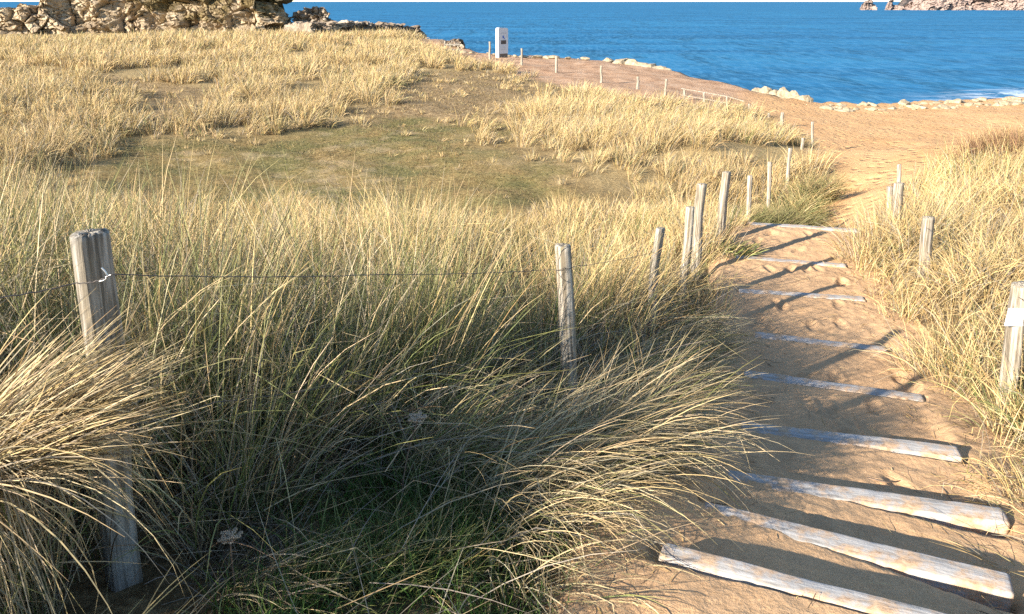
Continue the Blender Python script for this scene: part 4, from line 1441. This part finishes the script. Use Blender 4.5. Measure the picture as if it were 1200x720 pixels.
# twigs and roots on the sand
TW = [([(1122, 545), (1085, 558), (1100, 566), (1118, 590)], 'forked dark twig above the right end of the third step'),
      ([(1138, 602), (1152, 622), (1166, 634)], 'dark bare root beside the right end of the second step'),
      ([(1088, 592), (1078, 610), (1066, 628), (1063, 634)], 'pale curved twig lying across the shadow below the third step'),
      ([(1092, 672), (1094, 684), (1085, 692)], 'small dark stick on the sand between the lowest steps'),
      ([(1118, 521), (1124, 534), (1127, 548)], 'thin dark root at the square end of the fourth step'),
      ([(1015, 560), (1040, 566), (1075, 560)], 'thin brown twig on the tread between third and fourth steps'),
      ([(982, 655), (975, 668), (950, 678)], 'curved dark stem in the shadow between the two lowest steps')]
for k, (pl, lb) in enumerate(TW):
    pts = []
    zz_ = None
    for (a, b) in pl:
        X_, Y_ = hit(a, b)
        zz_ = max(float(path_z(np.array([X_]), np.array([Y_]))[0]), gz1(X_, Y_)) + .012 + .02 * (len(pts) % 2)
        X_, Y_, _ = PZ(a, b, zz_)
        pts.append(np.array((X_, Y_, zz_)))
    q = np.linspace(0, len(pts) - 1, 14)
    sm = np.stack([np.interp(q, np.arange(len(pts)), [p_[j] for p_ in pts]) for j in range(3)], 1)
    sm[1:-1] = (sm[:-2] + sm[1:-1] * 2 + sm[2:]) / 4
    l0 = sm[0].copy()
    o = tubes('twig', [(sm - l0, np.linspace(.0045, .0018, 14))], M_TWIG)
    o.location = tuple(l0)
    tag(o, lb, 'twig', 'twigs and roots on the sand')

# bits of dry straw and root trodden into the sand
n = 2600
q = rng.uniform(.8, CUM[-1] - 1.2, n)
lw = np.where(rng.random(n) < .72, np.where(rng.random(n) < .72, rng.uniform(.45, .98, n), -rng.uniform(.4, .75, n)), rng.uniform(-.6, .6, n))
ix = np.clip(np.searchsorted(ss, q), 0, len(ss) - 1)
x, y = cx[ix] + ty[ix] * lw, cy[ix] - tx[ix] * lw
il = np.clip(np.searchsorted(ll, lw), 0, len(ll) - 1)
z = np.maximum(pz.reshape(len(ss), len(ll))[ix, il], ground_z(x, y)) + .004
N = n
c = np.where((rng.random(N) < .5)[:, None], pick(STRAW, N), pick(DEAD_SHADE, N))
o = build_blades('straw_litter', [blade_arrays(np.stack([x, y, z], 1), rng.uniform(.02, .14, N), rng.uniform(0, 2 * PI, N), rng.uniform(1.35, 1.6, N), rng.uniform(-.1, .12, N), rng.uniform(.002, .0042, N), c, 3)])
tag(o, 'bits of dry straw and root littering the sandy stairs', 'litter', None, 'stuff')
# long loose stems hanging in from the right bank at the lowest steps
for k, (px, py, ph, L_, lb) in enumerate([(1196, 700, 170, .55, 'loose dry stems lying over the lowest steps from the right edge'), (1200, 640, 185, .40, 'short dry tuft at the right end of the second step')]):
    X_, Y_ = hit(px, py)
    tussock('loose_stems', X_ + .12, Y_, 60, .16, L_, R(ph), .5, 1.0, .7, .0032, [(STRAW, 3), (GREY, 1)], lb, 'grass tussock', None, S=6)

# ------------------------------------------------------------------ light
SUN_EL = R(21)
SD = np.array((.79, .61)); SD /= np.linalg.norm(SD)       # the way shadows fall
sun = bpy.data.lights.new('sun', 'SUN')
sun.energy = 5.0
sun.angle = R(.53)
sun.color = (1.0, .915, .80)
so = bpy.data.objects.new('sun', sun)
dirv = Vector((SD[0] * math.cos(SUN_EL), SD[1] * math.cos(SUN_EL), -math.sin(SUN_EL)))
so.rotation_euler = dirv.to_track_quat('-Z', 'Y').to_euler()
so.location = (-20, -15, 20)
COL.objects.link(so)

w = bpy.data.worlds.new('World')
scene.world = w
w.use_nodes = True
nt = w.node_tree
bg = nt.nodes['Background']
sky = nt.nodes.new('ShaderNodeTexSky')
sky.sky_type = 'NISHITA'
sky.sun_disc = False
sky.sun_elevation = SUN_EL
sky.sun_rotation = math.atan2(-SD[0], -SD[1])
sky.air_density = .85
sky.dust_density = .0
sky.ozone_density = 2.0
nt.links.new(sky.outputs[0], bg.inputs['Color'])
bg.inputs['Strength'].default_value = .098

vs = scene.view_settings
vs.view_transform = 'Standard'
vs.look = 'None'
vs.exposure = 1.58
vs.gamma = 1
vs.use_curve_mapping = False
cy_ = scene.cycles
cy_.max_bounces = 5
cy_.diffuse_bounces = 2
cy_.glossy_bounces = 2
cy_.transmission_bounces = 3
cy_.use_denoising = False
try:
    cy_.denoiser = 'OPENIMAGEDENOISE'
    cy_.denoising_input_passes = 'RGB_ALBEDO_NORMAL'
except Exception:
    pass
